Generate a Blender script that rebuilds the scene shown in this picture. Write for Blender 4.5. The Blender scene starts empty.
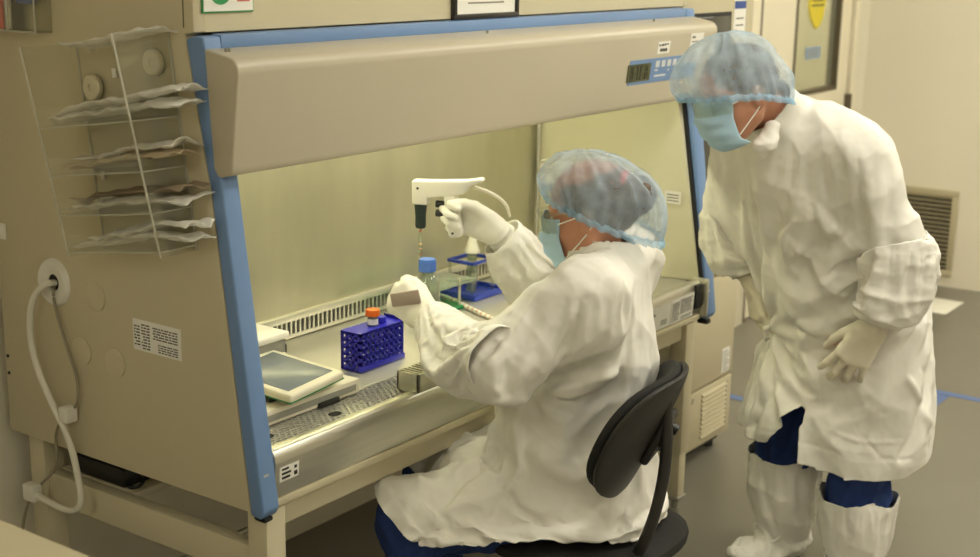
import bpy, bmesh, math, random
import numpy as np
from mathutils import Vector, Matrix

random.seed(7)
C = bpy.context.scene.collection
R = math.radians
V = Vector

# ------------------------------------------------------------------ materials
def srgb(r, g, b):
    def f(c):
        c /= 255.0
        return c / 12.92 if c <= .04045 else ((c + .055) / 1.055) ** 2.4
    return (f(r), f(g), f(b), 1)

def mat(name, rgb, rough=.5, metal=0.0, bump=0.0, bscale=80.0, vary=0.0, vscale=4.0, stretch=None, **kw):
    m = bpy.data.materials.new(name); m.use_nodes = True
    nt = m.node_tree; n = nt.nodes; b = n['Principled BSDF']
    col = srgb(*rgb)
    b.inputs['Base Color'].default_value = col
    b.inputs['Roughness'].default_value = rough
    b.inputs['Metallic'].default_value = metal
    for k, v in kw.items():
        b.inputs[k.replace('_', ' ')].default_value = v
    tc = n.new('ShaderNodeTexCoord')
    src = tc.outputs['Object']
    if stretch:
        mp = n.new('ShaderNodeMapping'); mp.inputs['Scale'].default_value = stretch
        nt.links.new(src, mp.inputs['Vector']); src = mp.outputs['Vector']
    if vary:
        t = n.new('ShaderNodeTexNoise'); t.inputs['Scale'].default_value = vscale; t.inputs['Detail'].default_value = 5
        nt.links.new(src, t.inputs['Vector'])
        r = n.new('ShaderNodeValToRGB')
        lo = [max(0, c * (1 - vary)) for c in col[:3]] + [1]; hi = [min(1, c * (1 + vary)) for c in col[:3]] + [1]
        r.color_ramp.elements[0].color = lo; r.color_ramp.elements[1].color = hi
        r.color_ramp.elements[0].position = .3; r.color_ramp.elements[1].position = .7
        nt.links.new(t.outputs['Fac'], r.inputs['Fac']); nt.links.new(r.outputs['Color'], b.inputs['Base Color'])
    if bump:
        t2 = n.new('ShaderNodeTexNoise'); t2.inputs['Scale'].default_value = bscale; t2.inputs['Detail'].default_value = 4
        nt.links.new(src, t2.inputs['Vector'])
        bp = n.new('ShaderNodeBump'); bp.inputs['Strength'].default_value = bump; bp.inputs['Distance'].default_value = .004
        nt.links.new(t2.outputs['Fac'], bp.inputs['Height']); nt.links.new(bp.outputs['Normal'], b.inputs['Normal'])
    return m

def sheer(name, rgb, alpha, rough=.6, bump=.0, bscale=60, avar=.0, ascale=14):
    """thin see-through sheet: part transparent, part diffuse/translucent"""
    m = bpy.data.materials.new(name); m.use_nodes = True
    nt = m.node_tree; n = nt.nodes; n.remove(n['Principled BSDF'])
    out = n['Material Output']
    tr = n.new('ShaderNodeBsdfTransparent')
    df = n.new('ShaderNodeBsdfDiffuse'); df.inputs['Color'].default_value = srgb(*rgb)
    tl = n.new('ShaderNodeBsdfTranslucent'); tl.inputs['Color'].default_value = srgb(*rgb)
    gl = n.new('ShaderNodeBsdfGlossy'); gl.inputs['Roughness'].default_value = rough
    a = n.new('ShaderNodeMixShader'); a.inputs[0].default_value = .35
    nt.links.new(df.outputs[0], a.inputs[1]); nt.links.new(tl.outputs[0], a.inputs[2])
    b2 = n.new('ShaderNodeMixShader'); b2.inputs[0].default_value = .06
    nt.links.new(a.outputs[0], b2.inputs[1]); nt.links.new(gl.outputs[0], b2.inputs[2])
    mx = n.new('ShaderNodeMixShader'); mx.inputs[0].default_value = alpha
    nt.links.new(tr.outputs[0], mx.inputs[1]); nt.links.new(b2.outputs[0], mx.inputs[2])
    tc = n.new('ShaderNodeTexCoord')
    if avar:
        t = n.new('ShaderNodeTexNoise'); t.inputs['Scale'].default_value = ascale; t.inputs['Detail'].default_value = 4
        nt.links.new(tc.outputs['Object'], t.inputs['Vector'])
        mr = n.new('ShaderNodeMapRange'); mr.inputs[1].default_value = .3; mr.inputs[2].default_value = .7
        mr.inputs[3].default_value = alpha - avar; mr.inputs[4].default_value = alpha + avar
        nt.links.new(t.outputs['Fac'], mr.inputs[0]); nt.links.new(mr.outputs[0], mx.inputs[0])
    if bump:
        t2 = n.new('ShaderNodeTexNoise'); t2.inputs['Scale'].default_value = bscale; t2.inputs['Detail'].default_value = 4
        nt.links.new(tc.outputs['Object'], t2.inputs['Vector'])
        bp = n.new('ShaderNodeBump'); bp.inputs['Strength'].default_value = bump; bp.inputs['Distance'].default_value = .004
        nt.links.new(t2.outputs['Fac'], bp.inputs['Height'])
        for s in (df, tl, gl): nt.links.new(bp.outputs['Normal'], s.inputs['Normal'])
    nt.links.new(mx.outputs[0], out.inputs[0])
    return m

def clear(name, rgb=(240, 245, 240), mixg=.12, rough=.05, rim=.5):
    """clear plastic or glass pane: transparent with fresnel-ish gloss"""
    m = bpy.data.materials.new(name); m.use_nodes = True
    nt = m.node_tree; n = nt.nodes; n.remove(n['Principled BSDF'])
    tr = n.new('ShaderNodeBsdfTransparent'); tr.inputs['Color'].default_value = srgb(*rgb)
    gl = n.new('ShaderNodeBsdfGlossy'); gl.inputs['Roughness'].default_value = rough
    df = n.new('ShaderNodeBsdfDiffuse'); df.inputs['Color'].default_value = srgb(225, 225, 210)
    lw = n.new('ShaderNodeLayerWeight'); lw.inputs['Blend'].default_value = .25
    mx0 = n.new('ShaderNodeMixShader'); mx0.inputs[0].default_value = .5
    nt.links.new(gl.outputs[0], mx0.inputs[1]); nt.links.new(df.outputs[0], mx0.inputs[2])
    ad = n.new('ShaderNodeMath'); ad.operation = 'MULTIPLY_ADD'; ad.inputs[1].default_value = rim; ad.inputs[2].default_value = mixg
    nt.links.new(lw.outputs['Facing'], ad.inputs[0])
    mx = n.new('ShaderNodeMixShader')
    nt.links.new(ad.outputs[0], mx.inputs[0]); nt.links.new(tr.outputs[0], mx.inputs[1]); nt.links.new(mx0.outputs[0], mx.inputs[2])
    nt.links.new(mx.outputs[0], n['Material Output'].inputs[0])
    return m

def emis(name, rgb, s):
    m = bpy.data.materials.new(name); m.use_nodes = True
    b = m.node_tree.nodes['Principled BSDF']
    b.inputs['Base Color'].default_value = srgb(*rgb)
    b.inputs['Emission Color'].default_value = srgb(*rgb); b.inputs['Emission Strength'].default_value = s
    return m

M = dict(
    wall=mat('wall_paint', (236, 229, 210), .45, vary=.02, vscale=1.5),
    ceil=mat('ceiling_paint', (232, 228, 212), .8, vary=.02),
    floor=mat('vinyl_floor', (122, 118, 106), .33, vary=.05, vscale=2.2, bump=.02, bscale=40),
    cab=mat('cream_enamel', (203, 193, 163), .38, vary=.015, vscale=3, bump=.02, bscale=300),
    hood=mat('hood_enamel', (190, 181, 160), .35, vary=.012, vscale=3),
    blue=mat('blue_enamel', (110, 142, 188), .38, vary=.03, vscale=6),
    seal=mat('black_rubber', (14, 14, 14), .6, vary=.1),
    steel=mat('brushed_steel', (206, 204, 192), .3, .9, vary=.05, vscale=3, bump=.06, bscale=25, stretch=(1, 1, 30)),
    liner=mat('liner_steel', (196, 193, 172), .30, .75, vary=.07, vscale=2.2, bump=.16, bscale=5, stretch=(4, 1, .8)),
    sidewall=mat('side_liner', (212, 208, 182), .42, .3, vary=.04, vscale=2),
    bench=mat('bench_steel', (218, 215, 204), .28, .6, vary=.05, vscale=6, bump=.04, bscale=60),
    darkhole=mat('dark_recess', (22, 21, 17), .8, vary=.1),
    stand=mat('stand_enamel', (206, 197, 168), .4, vary=.02),
    inc=mat('incubator_enamel', (196, 186, 156), .4, vary=.02),
    darkglass=mat('dark_door_glass', (62, 62, 56), .12, vary=.08),
    white=mat('white_plastic', (232, 229, 218), .35, vary=.02),
    cream=mat('cream_plastic', (222, 216, 196), .35, vary=.02),
    paper=mat('paper', (236, 234, 226), .7, vary=.02, vscale=20),
    ink=mat('printed_ink', (96, 92, 84), .7, vary=.05),
    inkblack=mat('black_ink', (34, 32, 30), .6, vary=.05),
    inkblue=mat('blue_ink', (58, 82, 150), .6, vary=.05),
    green=mat('green_print', (46, 150, 84), .5, vary=.05),
    red=mat('red_print', (206, 96, 84), .5, vary=.05),
    frame=mat('black_frame', (40, 34, 30), .4, vary=.1),
    lcd=mat('lcd_glass', (72, 76, 46), .15, vary=.15, vscale=30),
    lcddig=mat('lcd_digit', (26, 28, 18), .3, vary=.1),
    btn=mat('button_plastic', (206, 210, 214), .4, vary=.03),
    gown=mat('white_gown_fabric', (231, 228, 219), .62, bump=.05, bscale=320, vary=.015, vscale=10),
    crinkle=mat('white_crinkled_cover', (238, 235, 227), .55, bump=.10, bscale=120, vary=.02, vscale=20),
    glove=mat('cream_glove_rubber', (228, 221, 200), .5, bump=.15, bscale=140, vary=.03, vscale=30),
    gloveR=mat('white_glove_rubber', (240, 237, 224), .5, bump=.15, bscale=140, vary=.02, vscale=30),
    navy=mat('navy_scrub_cloth', (28, 54, 112), .85, bump=.3, bscale=60, vary=.12, vscale=12),
    skin=mat('skin', (196, 140, 112), .5, vary=.05, vscale=14, bump=.06, bscale=180),
    hairdk=mat('brown_hair', (92, 74, 58), .6, bump=.7, bscale=50, vary=.25, vscale=20, stretch=(1, 1, 5)),
    hairgr=mat('grey_hair', (98, 90, 82), .6, bump=.7, bscale=50, vary=.25, vscale=20, stretch=(1, 1, 5)),
    tie=mat('pink_hair_tie', (224, 128, 128), .7, vary=.08, bump=.2),
    cap=sheer('cap_fabric', (204, 226, 244), .42, .5, bump=.25, bscale=60, avar=.14, ascale=22),
    capband=sheer('cap_band', (164, 208, 238), .62, .6, bump=.6, bscale=90),
    mask=mat('mask_fabric', (176, 208, 230), .75, bump=.25, bscale=90, vary=.04, vscale=14),
    strap=mat('white_elastic', (240, 238, 230), .7, vary=.02),
    eye=mat('eye_white', (230, 226, 218), .2, vary=.02),
    chair=mat('black_chair_plastic', (40, 38, 35), .48, vary=.1, bump=.1, bscale=200),
    chairpad=mat('black_chair_cloth', (30, 29, 27), .85, vary=.1, bump=.3, bscale=200),
    rack=mat('royal_blue_plastic', (44, 44, 196), .3, vary=.05, Subsurface_Weight=0.0),
    bluelid=mat('blue_cap_plastic', (84, 128, 214), .35, vary=.03),
    tray=mat('blue_stand_plastic', (44, 66, 168), .3, vary=.05),
    orange=mat('orange_cap_plastic', (240, 116, 36), .35, vary=.03),
    greenp=mat('green_rack_plastic', (26, 128, 72), .35, vary=.05),
    greenglass=clear('green_tinted_plastic', (186, 222, 196), .2),
    clear=clear('clear_plastic', (246, 248, 242), .10),
    clearer=clear('clear_acrylic', (252, 252, 249), .06, rim=.16),
    edge=sheer('acrylic_edge', (238, 236, 222), .55),
    liquid=clear('clear_glass', (232, 238, 230), .16),
    grey=mat('grey_plastic', (150, 147, 134), .4, vary=.03),
    midgrey=mat('balance_grey', (158, 158, 148), .35, .3, vary=.03),
    pinkgrey=mat('taupe_plastic', (170, 154, 142), .4, vary=.04),
    screen=mat('grey_screen', (118, 126, 132), .14, vary=.03),
    black=mat('black_plastic', (26, 26, 24), .4, vary=.1),
    dkgreen=mat('dark_grip_rubber', (40, 54, 50), .55, vary=.1),
    pouch=sheer('sterile_pouch_film', (248, 246, 238), .80, .25, bump=.8, bscale=28, avar=.18, ascale=14),
    pouchbrown=sheer('kraft_pouch', (222, 206, 176), .78, .4, bump=.7, bscale=30, avar=.1),
    pouchdark=sheer('dark_pouch', (172, 156, 132), .76, .4, bump=.7, bscale=30, avar=.1),
    magnet=mat('nickel_magnet', (214, 206, 178), .35, .15, vary=.05),
    cable=mat('white_cable_rubber', (230, 226, 210), .4, vary=.02),
    cablegrey=mat('grey_cable_rubber', (150, 142, 120), .5, vary=.03),
    tape=mat('blue_floor_tape', (92, 116, 168), .5, vary=.06),
    mat_=mat('tack_mat_film', (240, 238, 226), .35, vary=.02),
    vent=mat('vent_enamel', (190, 180, 150), .45, vary=.03),
    door=mat('door_enamel', (240, 232, 208), .4, vary=.015),
    glass=clear('window_glass', (236, 238, 226), .05),
    gasket=mat('window_gasket', (92, 82, 62), .6, vary=.1),
    yellow=mat('yellow_tag', (236, 216, 60), .5, vary=.05),
    bluetag=mat('blue_tag', (150, 172, 196), .5, vary=.04),
    tube=emis('fluorescent_tube', (255, 252, 216), 30),
    panel=emis('ceiling_diffuser', (252, 247, 230), 11.5),
    pink=mat('pipette_print', (214, 150, 128), .5, vary=.1),
)

# ------------------------------------------------------------------ mesh helpers
class MB:
    def __init__(s): s.bm = bmesh.new()
    def _merge(s, b):
        me = bpy.data.meshes.new('t'); b.to_mesh(me); b.free(); s.bm.from_mesh(me); bpy.data.meshes.remove(me)
        return s
    def box(s, lo, hi, bev=0.0, seg=2, mtx=None):
        b = bmesh.new(); bmesh.ops.create_cube(b, size=1)
        lo = V(lo); hi = V(hi); c = (lo + hi) / 2; d = hi - lo
        for v in b.verts: v.co = V((v.co.x * d.x, v.co.y * d.y, v.co.z * d.z)) + c
        if bev: bmesh.ops.bevel(b, geom=b.edges[:], offset=min(bev, min(d) * .45), segments=seg, affect='EDGES', profile=.5)
        if mtx is not None: b.transform(mtx)
        return s._merge(b)
    def prism(s, pts, axis, a0, a1, bev=0.0, seg=2):
        """polygon pts extruded along axis: x -> pts are (y,z); y -> (x,z); z -> (x,y)"""
        b = bmesh.new()
        def mk(p, a):
            return {'x': (a, p[0], p[1]), 'y': (p[0], a, p[1]), 'z': (p[0], p[1], a)}[axis]
        v0 = [b.verts.new(mk(p, a0)) for p in pts]; v1 = [b.verts.new(mk(p, a1)) for p in pts]
        n = len(pts); b.faces.new(v0); b.faces.new(v1[::-1])
        for i in range(n): b.faces.new((v0[i], v1[i], v1[(i + 1) % n], v0[(i + 1) % n]))
        bmesh.ops.recalc_face_normals(b, faces=b.faces[:])
        if bev: bmesh.ops.bevel(b, geom=b.edges[:], offset=bev, segments=seg, affect='EDGES', profile=.5)
        return s._merge(b)
    def cyl(s, a, c, r0, r1=None, n=24, cap=True):
        a = V(a); c = V(c); r1 = r0 if r1 is None else r1
        b = bmesh.new(); d = c - a
        bmesh.ops.create_cone(b, cap_ends=cap, segments=n, radius1=r0, radius2=r1, depth=d.length)
        b.transform(Matrix.Translation((a + c) / 2) @ d.to_track_quat('Z', 'Y').to_matrix().to_4x4())
        return s._merge(b)
    def lathe(s, prof, origin, axis=(0, 0, 1), n=28):
        """prof: list of (radius, height)"""
        b = bmesh.new(); rings = []
        for r, h in prof:
            rings.append([b.verts.new((r * math.cos(2 * math.pi * i / n), r * math.sin(2 * math.pi * i / n), h)) for i in range(n)])
        for q in range(len(rings) - 1):
            for i in range(n): b.faces.new((rings[q][i], rings[q][(i + 1) % n], rings[q + 1][(i + 1) % n], rings[q + 1][i]))
        if prof[0][0] > 1e-5: b.faces.new(rings[0][::-1])
        if prof[-1][0] > 1e-5: b.faces.new(rings[-1])
        bmesh.ops.remove_doubles(b, verts=b.verts[:], dist=1e-6)
        bmesh.ops.recalc_face_normals(b, faces=b.faces[:])
        b.transform(Matrix.Translation(V(origin)) @ V(axis).to_track_quat('Z', 'Y').to_matrix().to_4x4())
        return s._merge(b)
    def tube(s, pts, r, n=10, rr=None, smooth=0):
        pts = [V(p) for p in pts]
        for _ in range(smooth):                       # Chaikin rounding of the path
            q = [pts[0]]
            for i in range(len(pts) - 1):
                q += [pts[i] * .75 + pts[i + 1] * .25, pts[i] * .25 + pts[i + 1] * .75]
            pts = q + [pts[-1]]
        b = bmesh.new(); rings = []; up = V((.13, .27, .95)).normalized()
        for i, p in enumerate(pts):
            t = (pts[min(i + 1, len(pts) - 1)] - pts[max(i - 1, 0)]).normalized()
            u = t.cross(up)
            if u.length < 1e-3: u = t.cross(V((1, 0, 0)))
            u.normalize(); w = t.cross(u).normalized()
            ra = rr[min(i, len(rr) - 1)] if rr else r
            rings.append([b.verts.new(p + u * ra * math.cos(2 * math.pi * k / n) + w * ra * math.sin(2 * math.pi * k / n)) for k in range(n)])
        for q in range(len(rings) - 1):
            for k in range(n): b.faces.new((rings[q][k], rings[q][(k + 1) % n], rings[q + 1][(k + 1) % n], rings[q + 1][k]))
        b.faces.new(rings[0][::-1]); b.faces.new(rings[-1])
        bmesh.ops.recalc_face_normals(b, faces=b.faces[:])
        return s._merge(b)
    def ring(s, c, axis, R0, r, n=36, m=10, sx=1.0, sy=1.0):
        b = bmesh.new(); vs = []
        for i in range(n):
            a = 2 * math.pi * i / n
            vs.append([b.verts.new(((R0 + r * math.cos(2 * math.pi * k / m)) * math.cos(a) * sx, (R0 + r * math.cos(2 * math.pi * k / m)) * math.sin(a) * sy, r * math.sin(2 * math.pi * k / m))) for k in range(m)])
        for i in range(n):
            for k in range(m): b.faces.new((vs[i][k], vs[(i + 1) % n][k], vs[(i + 1) % n][(k + 1) % m], vs[i][(k + 1) % m]))
        bmesh.ops.recalc_face_normals(b, faces=b.faces[:])
        b.transform(Matrix.Translation(V(c)) @ V(axis).to_track_quat('Z', 'Y').to_matrix().to_4x4())
        return s._merge(b)
    def ball(s, c, r, sc=(1, 1, 1), n=20):
        b = bmesh.new(); bmesh.ops.create_uvsphere(b, u_segments=n, v_segments=n // 2 + 2, radius=r)
        for v in b.verts: v.co = V((v.co.x * sc[0], v.co.y * sc[1], v.co.z * sc[2])) + V(c)
        return s._merge(b)
    def xf(s, m): s.bm.transform(m); return s
    def build(s, name, material, parent=None, smooth=True, ang=35):
        me = bpy.data.meshes.new(name); s.bm.to_mesh(me); s.bm.free()
        return link(name, me, material, parent, smooth, ang)

def link(name, me, material, parent=None, smooth=True, ang=35):
    me.materials.append(material)
    o = bpy.data.objects.new(name, me); C.objects.link(o)
    if parent is not None: o.parent = parent
    if smooth:
        me.polygons.foreach_set('use_smooth', [True] * len(me.polygons))
        if ang < 180:
            b = bmesh.new(); b.from_mesh(me); lim = R(ang)
            for e in b.edges:
                if len(e.link_faces) == 2 and e.calc_face_angle(0) > lim: e.smooth = False
            b.to_mesh(me); b.free()
    return o

def tag(o, label, cat, group=None):
    o['label'] = label; o['category'] = cat
    if group: o['group'] = group
    return o

def thing(name, label, cat, loc=(0, 0, 0), group=None):
    """an Empty at the thing's base; parts are written in world coordinates and moved under it"""
    o = bpy.data.objects.new(name, None); C.objects.link(o); o.location = loc; o.empty_display_size = .05
    return tag(o, label, cat, group)

def settle(o):
    """parts were modelled in world coordinates: shift them into the thing's own frame"""
    bpy.context.view_layer.update()
    inv = o.matrix_world.inverted()
    for ch in o.children:
        if ch.type == 'MESH': ch.data.transform(inv)
        for g in ch.children:
            if g.type == 'MESH': g.data.transform(inv)
    return o

def struct(o): o['kind'] = 'structure'; return o
def duplicate(root, loc, rz=None):
    r = root.copy(); C.objects.link(r); r.location = loc
    if rz is not None: r.rotation_euler = (0, 0, rz)
    for ch in list(root.children):
        c = ch.copy(); C.objects.link(c); c.parent = r
        for g in list(ch.children):
            d = g.copy(); C.objects.link(d); d.parent = c
    return r

# ------------------------------------------------------------------ distance-field modelling (for bodies and clothing)
def _hash(ix, iy, iz, seed):
    h = (ix * 374761393 + iy * 668265263 + iz * 2147483647 + seed * 974634777) & 0xffffffff
    h = ((h ^ (h >> 13)) * 1274126177) & 0xffffffff
    return ((h ^ (h >> 16)) & 0xffff) / 32767.5 - 1.0

NR = np.array(Matrix.Rotation(.7, 3, 'X') @ Matrix.Rotation(.9, 3, 'Y') @ Matrix.Rotation(.5, 3, 'Z'))
def noise(P, seed=0):
    """smooth value noise in [-1, 1] at the points P (N,3)"""
    P = np.asarray(P, dtype=np.float64) @ NR; i = np.floor(P).astype(np.int64); f = P - i
    f = f * f * f * (f * (f * 6 - 15) + 10); out = 0
    for dx in (0, 1):
        wx = f[:, 0] if dx else 1 - f[:, 0]
        for dy in (0, 1):
            wy = f[:, 1] if dy else 1 - f[:, 1]
            for dz in (0, 1):
                wz = f[:, 2] if dz else 1 - f[:, 2]
                out = out + wx * wy * wz * _hash(i[:, 0] + dx, i[:, 1] + dy, i[:, 2] + dz, seed)
    return out

def A3(p): return np.array(p, dtype=np.float64)

class Field:
    def __init__(s, lo, hi, h):
        s.lo = A3(lo); s.h = h
        s.n = np.ceil((A3(hi) - s.lo) / h).astype(int) + 1
        s.d = np.full(s.n, 1.0, dtype=np.float32)
        s.ax = [(s.lo[i] + h * np.arange(s.n[i])).astype(np.float32) for i in range(3)]
    def sub(s, lo, hi):
        a = np.clip(np.floor((A3(lo) - s.lo) / s.h).astype(int), 0, s.n)
        b = np.clip(np.ceil((A3(hi) - s.lo) / s.h).astype(int) + 1, 0, s.n)
        sl = tuple(slice(a[i], b[i]) for i in range(3))
        X = s.ax[0][sl[0]][:, None, None]; Y = s.ax[1][sl[1]][None, :, None]; Z = s.ax[2][sl[2]][None, None, :]
        return sl, X, Y, Z
    def merge(s, sl, d, k):
        a = s.d[sl]
        if k > 0:
            hh = np.maximum(k - np.abs(a - d), 0) / k
            s.d[sl] = np.minimum(a, d) - hh * hh * k * .25
        else: s.d[sl] = np.minimum(a, d)
    def cap(s, a, b, ra, rb=None, k=.02, flat=None):
        """tapered capsule; flat=(axis, factor) squeezes it along an axis"""
        rb = ra if rb is None else rb
        a = A3(a); b = A3(b); m = max(ra, rb) * 1.05 + k + 4 * s.h
        sl, X, Y, Z = s.sub(np.minimum(a, b) - m, np.maximum(a, b) + m)
        d = b - a; L = float(d @ d) + 1e-12
        px, py, pz = X - a[0], Y - a[1], Z - a[2]
        t = np.clip((px * d[0] + py * d[1] + pz * d[2]) / L, 0, 1)
        qx, qy, qz = px - t * d[0], py - t * d[1], pz - t * d[2]
        r = ra + (rb - ra) * t
        if flat:
            u = A3(flat[0]); u /= np.linalg.norm(u); g = 1 / flat[1] - 1
            w = qx * u[0] + qy * u[1] + qz * u[2]
            dd = np.sqrt(qx * qx + qy * qy + qz * qz + (g * g + 2 * g) * w * w) - r
        else: dd = np.sqrt(qx * qx + qy * qy + qz * qz) - r
        s.merge(sl, dd.astype(np.float32), k); return s
    def chain(s, pts, rs, k=.02, flat=None):
        for i in range(len(pts) - 1): s.cap(pts[i], pts[i + 1], rs[i], rs[i + 1], k, flat)
        return s
    def ell(s, c, rad, k=.02, rot=None, neg=False):
        c = A3(c); rad = A3(rad); m = max(rad) + k + 4 * s.h
        sl, X, Y, Z = s.sub(c - m, c + m)
        px, py, pz = X - c[0], Y - c[1], Z - c[2]
        if rot is not None:
            Q = A3(rot).T
            px, py, pz = Q[0, 0] * px + Q[0, 1] * py + Q[0, 2] * pz, Q[1, 0] * px + Q[1, 1] * py + Q[1, 2] * pz, Q[2, 0] * px + Q[2, 1] * py + Q[2, 2] * pz
        k0 = np.sqrt((px / rad[0]) ** 2 + (py / rad[1]) ** 2 + (pz / rad[2]) ** 2)
        k1 = np.sqrt((px / rad[0] ** 2) ** 2 + (py / rad[1] ** 2) ** 2 + (pz / rad[2] ** 2) ** 2) + 1e-6
        d = (k0 * (k0 - 1) / k1).astype(np.float32)
        if neg:
            a = s.d[sl]; hh = np.maximum(k - np.abs(a + d), 0) / max(k, 1e-6)
            s.d[sl] = np.maximum(a, -d) + hh * hh * k * .25
        else: s.merge(sl, d, k)
        return s
    def zloft(s, secs, k=.03, zcut=.02):
        """secs: (z, centre_f, centre_l, half_f, half_l) rising in z; elliptical sections"""
        S = A3(sorted(secs)); z0, z1 = S[0, 0], S[-1, 0]; m = S[:, 3:].max() + k + .05
        sl, X, Y, Z = s.sub((S[:, 1].min() - m, S[:, 2].min() - m, z0 - k - .04), (S[:, 1].max() + m, S[:, 2].max() + m, z1 + k + .04))
        z = np.clip(Z.ravel(), z0, z1)
        I = [np.interp(z, S[:, 0], S[:, i]).astype(np.float32)[None, None, :] for i in range(1, 5)]
        u = (X - I[0]) / I[2]; w = (Y - I[1]) / I[3]
        k0 = np.sqrt(u * u + w * w); k1 = np.sqrt((u / I[2]) ** 2 + (w / I[3]) ** 2) + 1e-6
        d = k0 * (k0 - 1) / k1
        d = np.where(k0 < .2, -np.minimum(I[2], I[3]) * (1 - k0), d)
        dz = np.maximum(Z - z1, z0 - Z) + zcut
        d = np.maximum(d, dz - zcut) if zcut == 0 else np.where((dz > 0) & (d > -zcut), np.sqrt(np.maximum(dz, 0) ** 2 + np.maximum(d + zcut, 0) ** 2) - zcut, np.maximum(d, dz - zcut))
        s.merge(sl, d.astype(np.float32), k); return s
    def cut(s, fn, k=0.0):
        """remove where fn(X,Y,Z) > 0"""
        X = s.ax[0][:, None, None]; Y = s.ax[1][None, :, None]; Z = s.ax[2][None, None, :]
        d = fn(X, Y, Z)
        hh = np.maximum(k - np.abs(s.d - d), 0) / k if k else 0
        s.d = (np.maximum(s.d, d) + (hh * hh * k * .25 if k else 0)).astype(np.float32); return s
    def mesh(s):
        """surface nets: returns verts (N,3) and quads (M,4)"""
        d = s.d; inside = d < 0; n = s.n
        nc = n - 1
        cs = np.zeros(nc, np.int8)
        for dx in (0, 1):
            for dy in (0, 1):
                for dz in (0, 1):
                    cs += inside[dx:dx + nc[0], dy:dy + nc[1], dz:dz + nc[2]]
        cell = np.argwhere((cs > 0) & (cs < 8))
        idx = np.full(nc, -1, np.int64); idx[tuple(cell.T)] = np.arange(len(cell))
        acc = np.zeros((len(cell), 3)); cnt = np.zeros(len(cell))
        corners = [(0, 0, 0), (1, 0, 0), (0, 1, 0), (1, 1, 0), (0, 0, 1), (1, 0, 1), (0, 1, 1), (1, 1, 1)]
        val = {c: d[cell[:, 0] + c[0], cell[:, 1] + c[1], cell[:, 2] + c[2]] for c in corners}
        for a in corners:
            for ax in range(3):
                if a[ax]: continue
                b = list(a); b[ax] = 1; b = tuple(b)
                va, vb = val[a], val[b]; x = (va < 0) != (vb < 0)
                t = np.where(x, va / np.where(x, va - vb, 1), 0)
                for i in range(3):
                    acc[:, i] += np.where(x, a[i] + (t if i == ax else 0), 0)
                cnt += x
        verts = s.lo + s.h * (cell + acc / np.maximum(cnt, 1)[:, None])
        quads = []
        for ax in range(3):
            u, w = (ax + 1) % 3, (ax + 2) % 3
            A = [slice(None)] * 3; B = [slice(None)] * 3; A[ax] = slice(0, -1); B[ax] = slice(1, None)
            x = inside[tuple(A)] != inside[tuple(B)]
            e = np.argwhere(x); e = e[(e[:, u] > 0) & (e[:, w] > 0) & (e[:, u] < nc[u]) & (e[:, w] < nc[w])]
            flip = inside[tuple(A)][tuple(e.T)]
            def g(du, dw):
                q = e.copy(); q[:, u] -= du; q[:, w] -= dw; return idx[tuple(q.T)]
            q = np.stack([g(1, 1), g(0, 1), g(0, 0), g(1, 0)], 1)
            q[~flip] = q[~flip][:, ::-1]; quads.append(q)
        return verts, np.concatenate(quads)

def relax(v, q, it=2, lam=.5):
    E_ = np.concatenate([q[:, [0, 1]], q[:, [1, 2]], q[:, [2, 3]], q[:, [3, 0]]]); n = len(v)
    deg = np.bincount(E_[:, 0], minlength=n) + np.bincount(E_[:, 1], minlength=n)
    for _ in range(it):
        s_ = np.stack([np.bincount(E_[:, 0], v[E_[:, 1], i], n) + np.bincount(E_[:, 1], v[E_[:, 0], i], n) for i in range(3)], 1)
        v = v + lam * (s_ / np.maximum(deg, 1)[:, None] - v)
    return v

def normals(v, q):
    n = np.cross(v[q[:, 2]] - v[q[:, 0]], v[q[:, 3]] - v[q[:, 1]]); o = np.zeros_like(v)
    for i in range(4):
        for c in range(3): o[:, c] += np.bincount(q[:, i], n[:, c], len(v))
    return o / (np.linalg.norm(o, axis=1)[:, None] + 1e-9)

def np_mesh(name, v, q):
    me = bpy.data.meshes.new(name)
    me.vertices.add(len(v)); me.vertices.foreach_set('co', v.astype(np.float32).ravel())
    me.loops.add(q.size); me.loops.foreach_set('vertex_index', q.astype(np.int32).ravel())
    me.polygons.add(len(q)); me.polygons.foreach_set('loop_start', np.arange(0, q.size, 4, dtype=np.int32))
    me.update(calc_edges=True); me.validate()
    return me

def seg_dist(P, pts):
    best = np.full(len(P), 9.0)
    for a, b in zip(pts[:-1], pts[1:]):
        a = A3(a); d = A3(b) - a; t = np.clip(((P - a) @ d) / (d @ d + 1e-12), 0, 1)
        best = np.minimum(best, np.linalg.norm(P - a - t[:, None] * d, axis=1))
    return best

def cells(P, seed=0):
    """squared distance to the nearest scattered point: dished facets meeting in sharp ridges, about 0..1"""
    P = np.asarray(P, dtype=np.float64); i = np.floor(P).astype(np.int64); best = np.full(len(P), 9.0)
    for dx in (-1, 0, 1):
        for dy in (-1, 0, 1):
            for dz in (-1, 0, 1):
                a, b, c = i[:, 0] + dx, i[:, 1] + dy, i[:, 2] + dz
                q = (a + .5 + .48 * _hash(a, b, c, seed) - P[:, 0]) ** 2 + (b + .5 + .48 * _hash(a, b, c, seed + 11) - P[:, 1]) ** 2 + (c + .5 + .48 * _hash(a, b, c, seed + 23) - P[:, 2]) ** 2
                best = np.minimum(best, q)
    return best

def fold(P, axis, fa, fp, seed, warp=.35):
    """creased folds running across `axis`: facets fa per metre along it and fp per metre across it"""
    a = A3(axis); a /= np.linalg.norm(a)
    b = np.cross(a, (.3, .5, .81)); b /= np.linalg.norm(b); c = np.cross(a, b)
    W = noise(P * 7 + 3.7, seed + 50) * warp
    Q = np.stack([(P @ a) * fa + W, (P @ b) * fp + W * .5, (P @ c) * fp - W * .5], 1)
    return (np.minimum(cells(Q + .37, seed), .9) - .32) * 1.25

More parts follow.
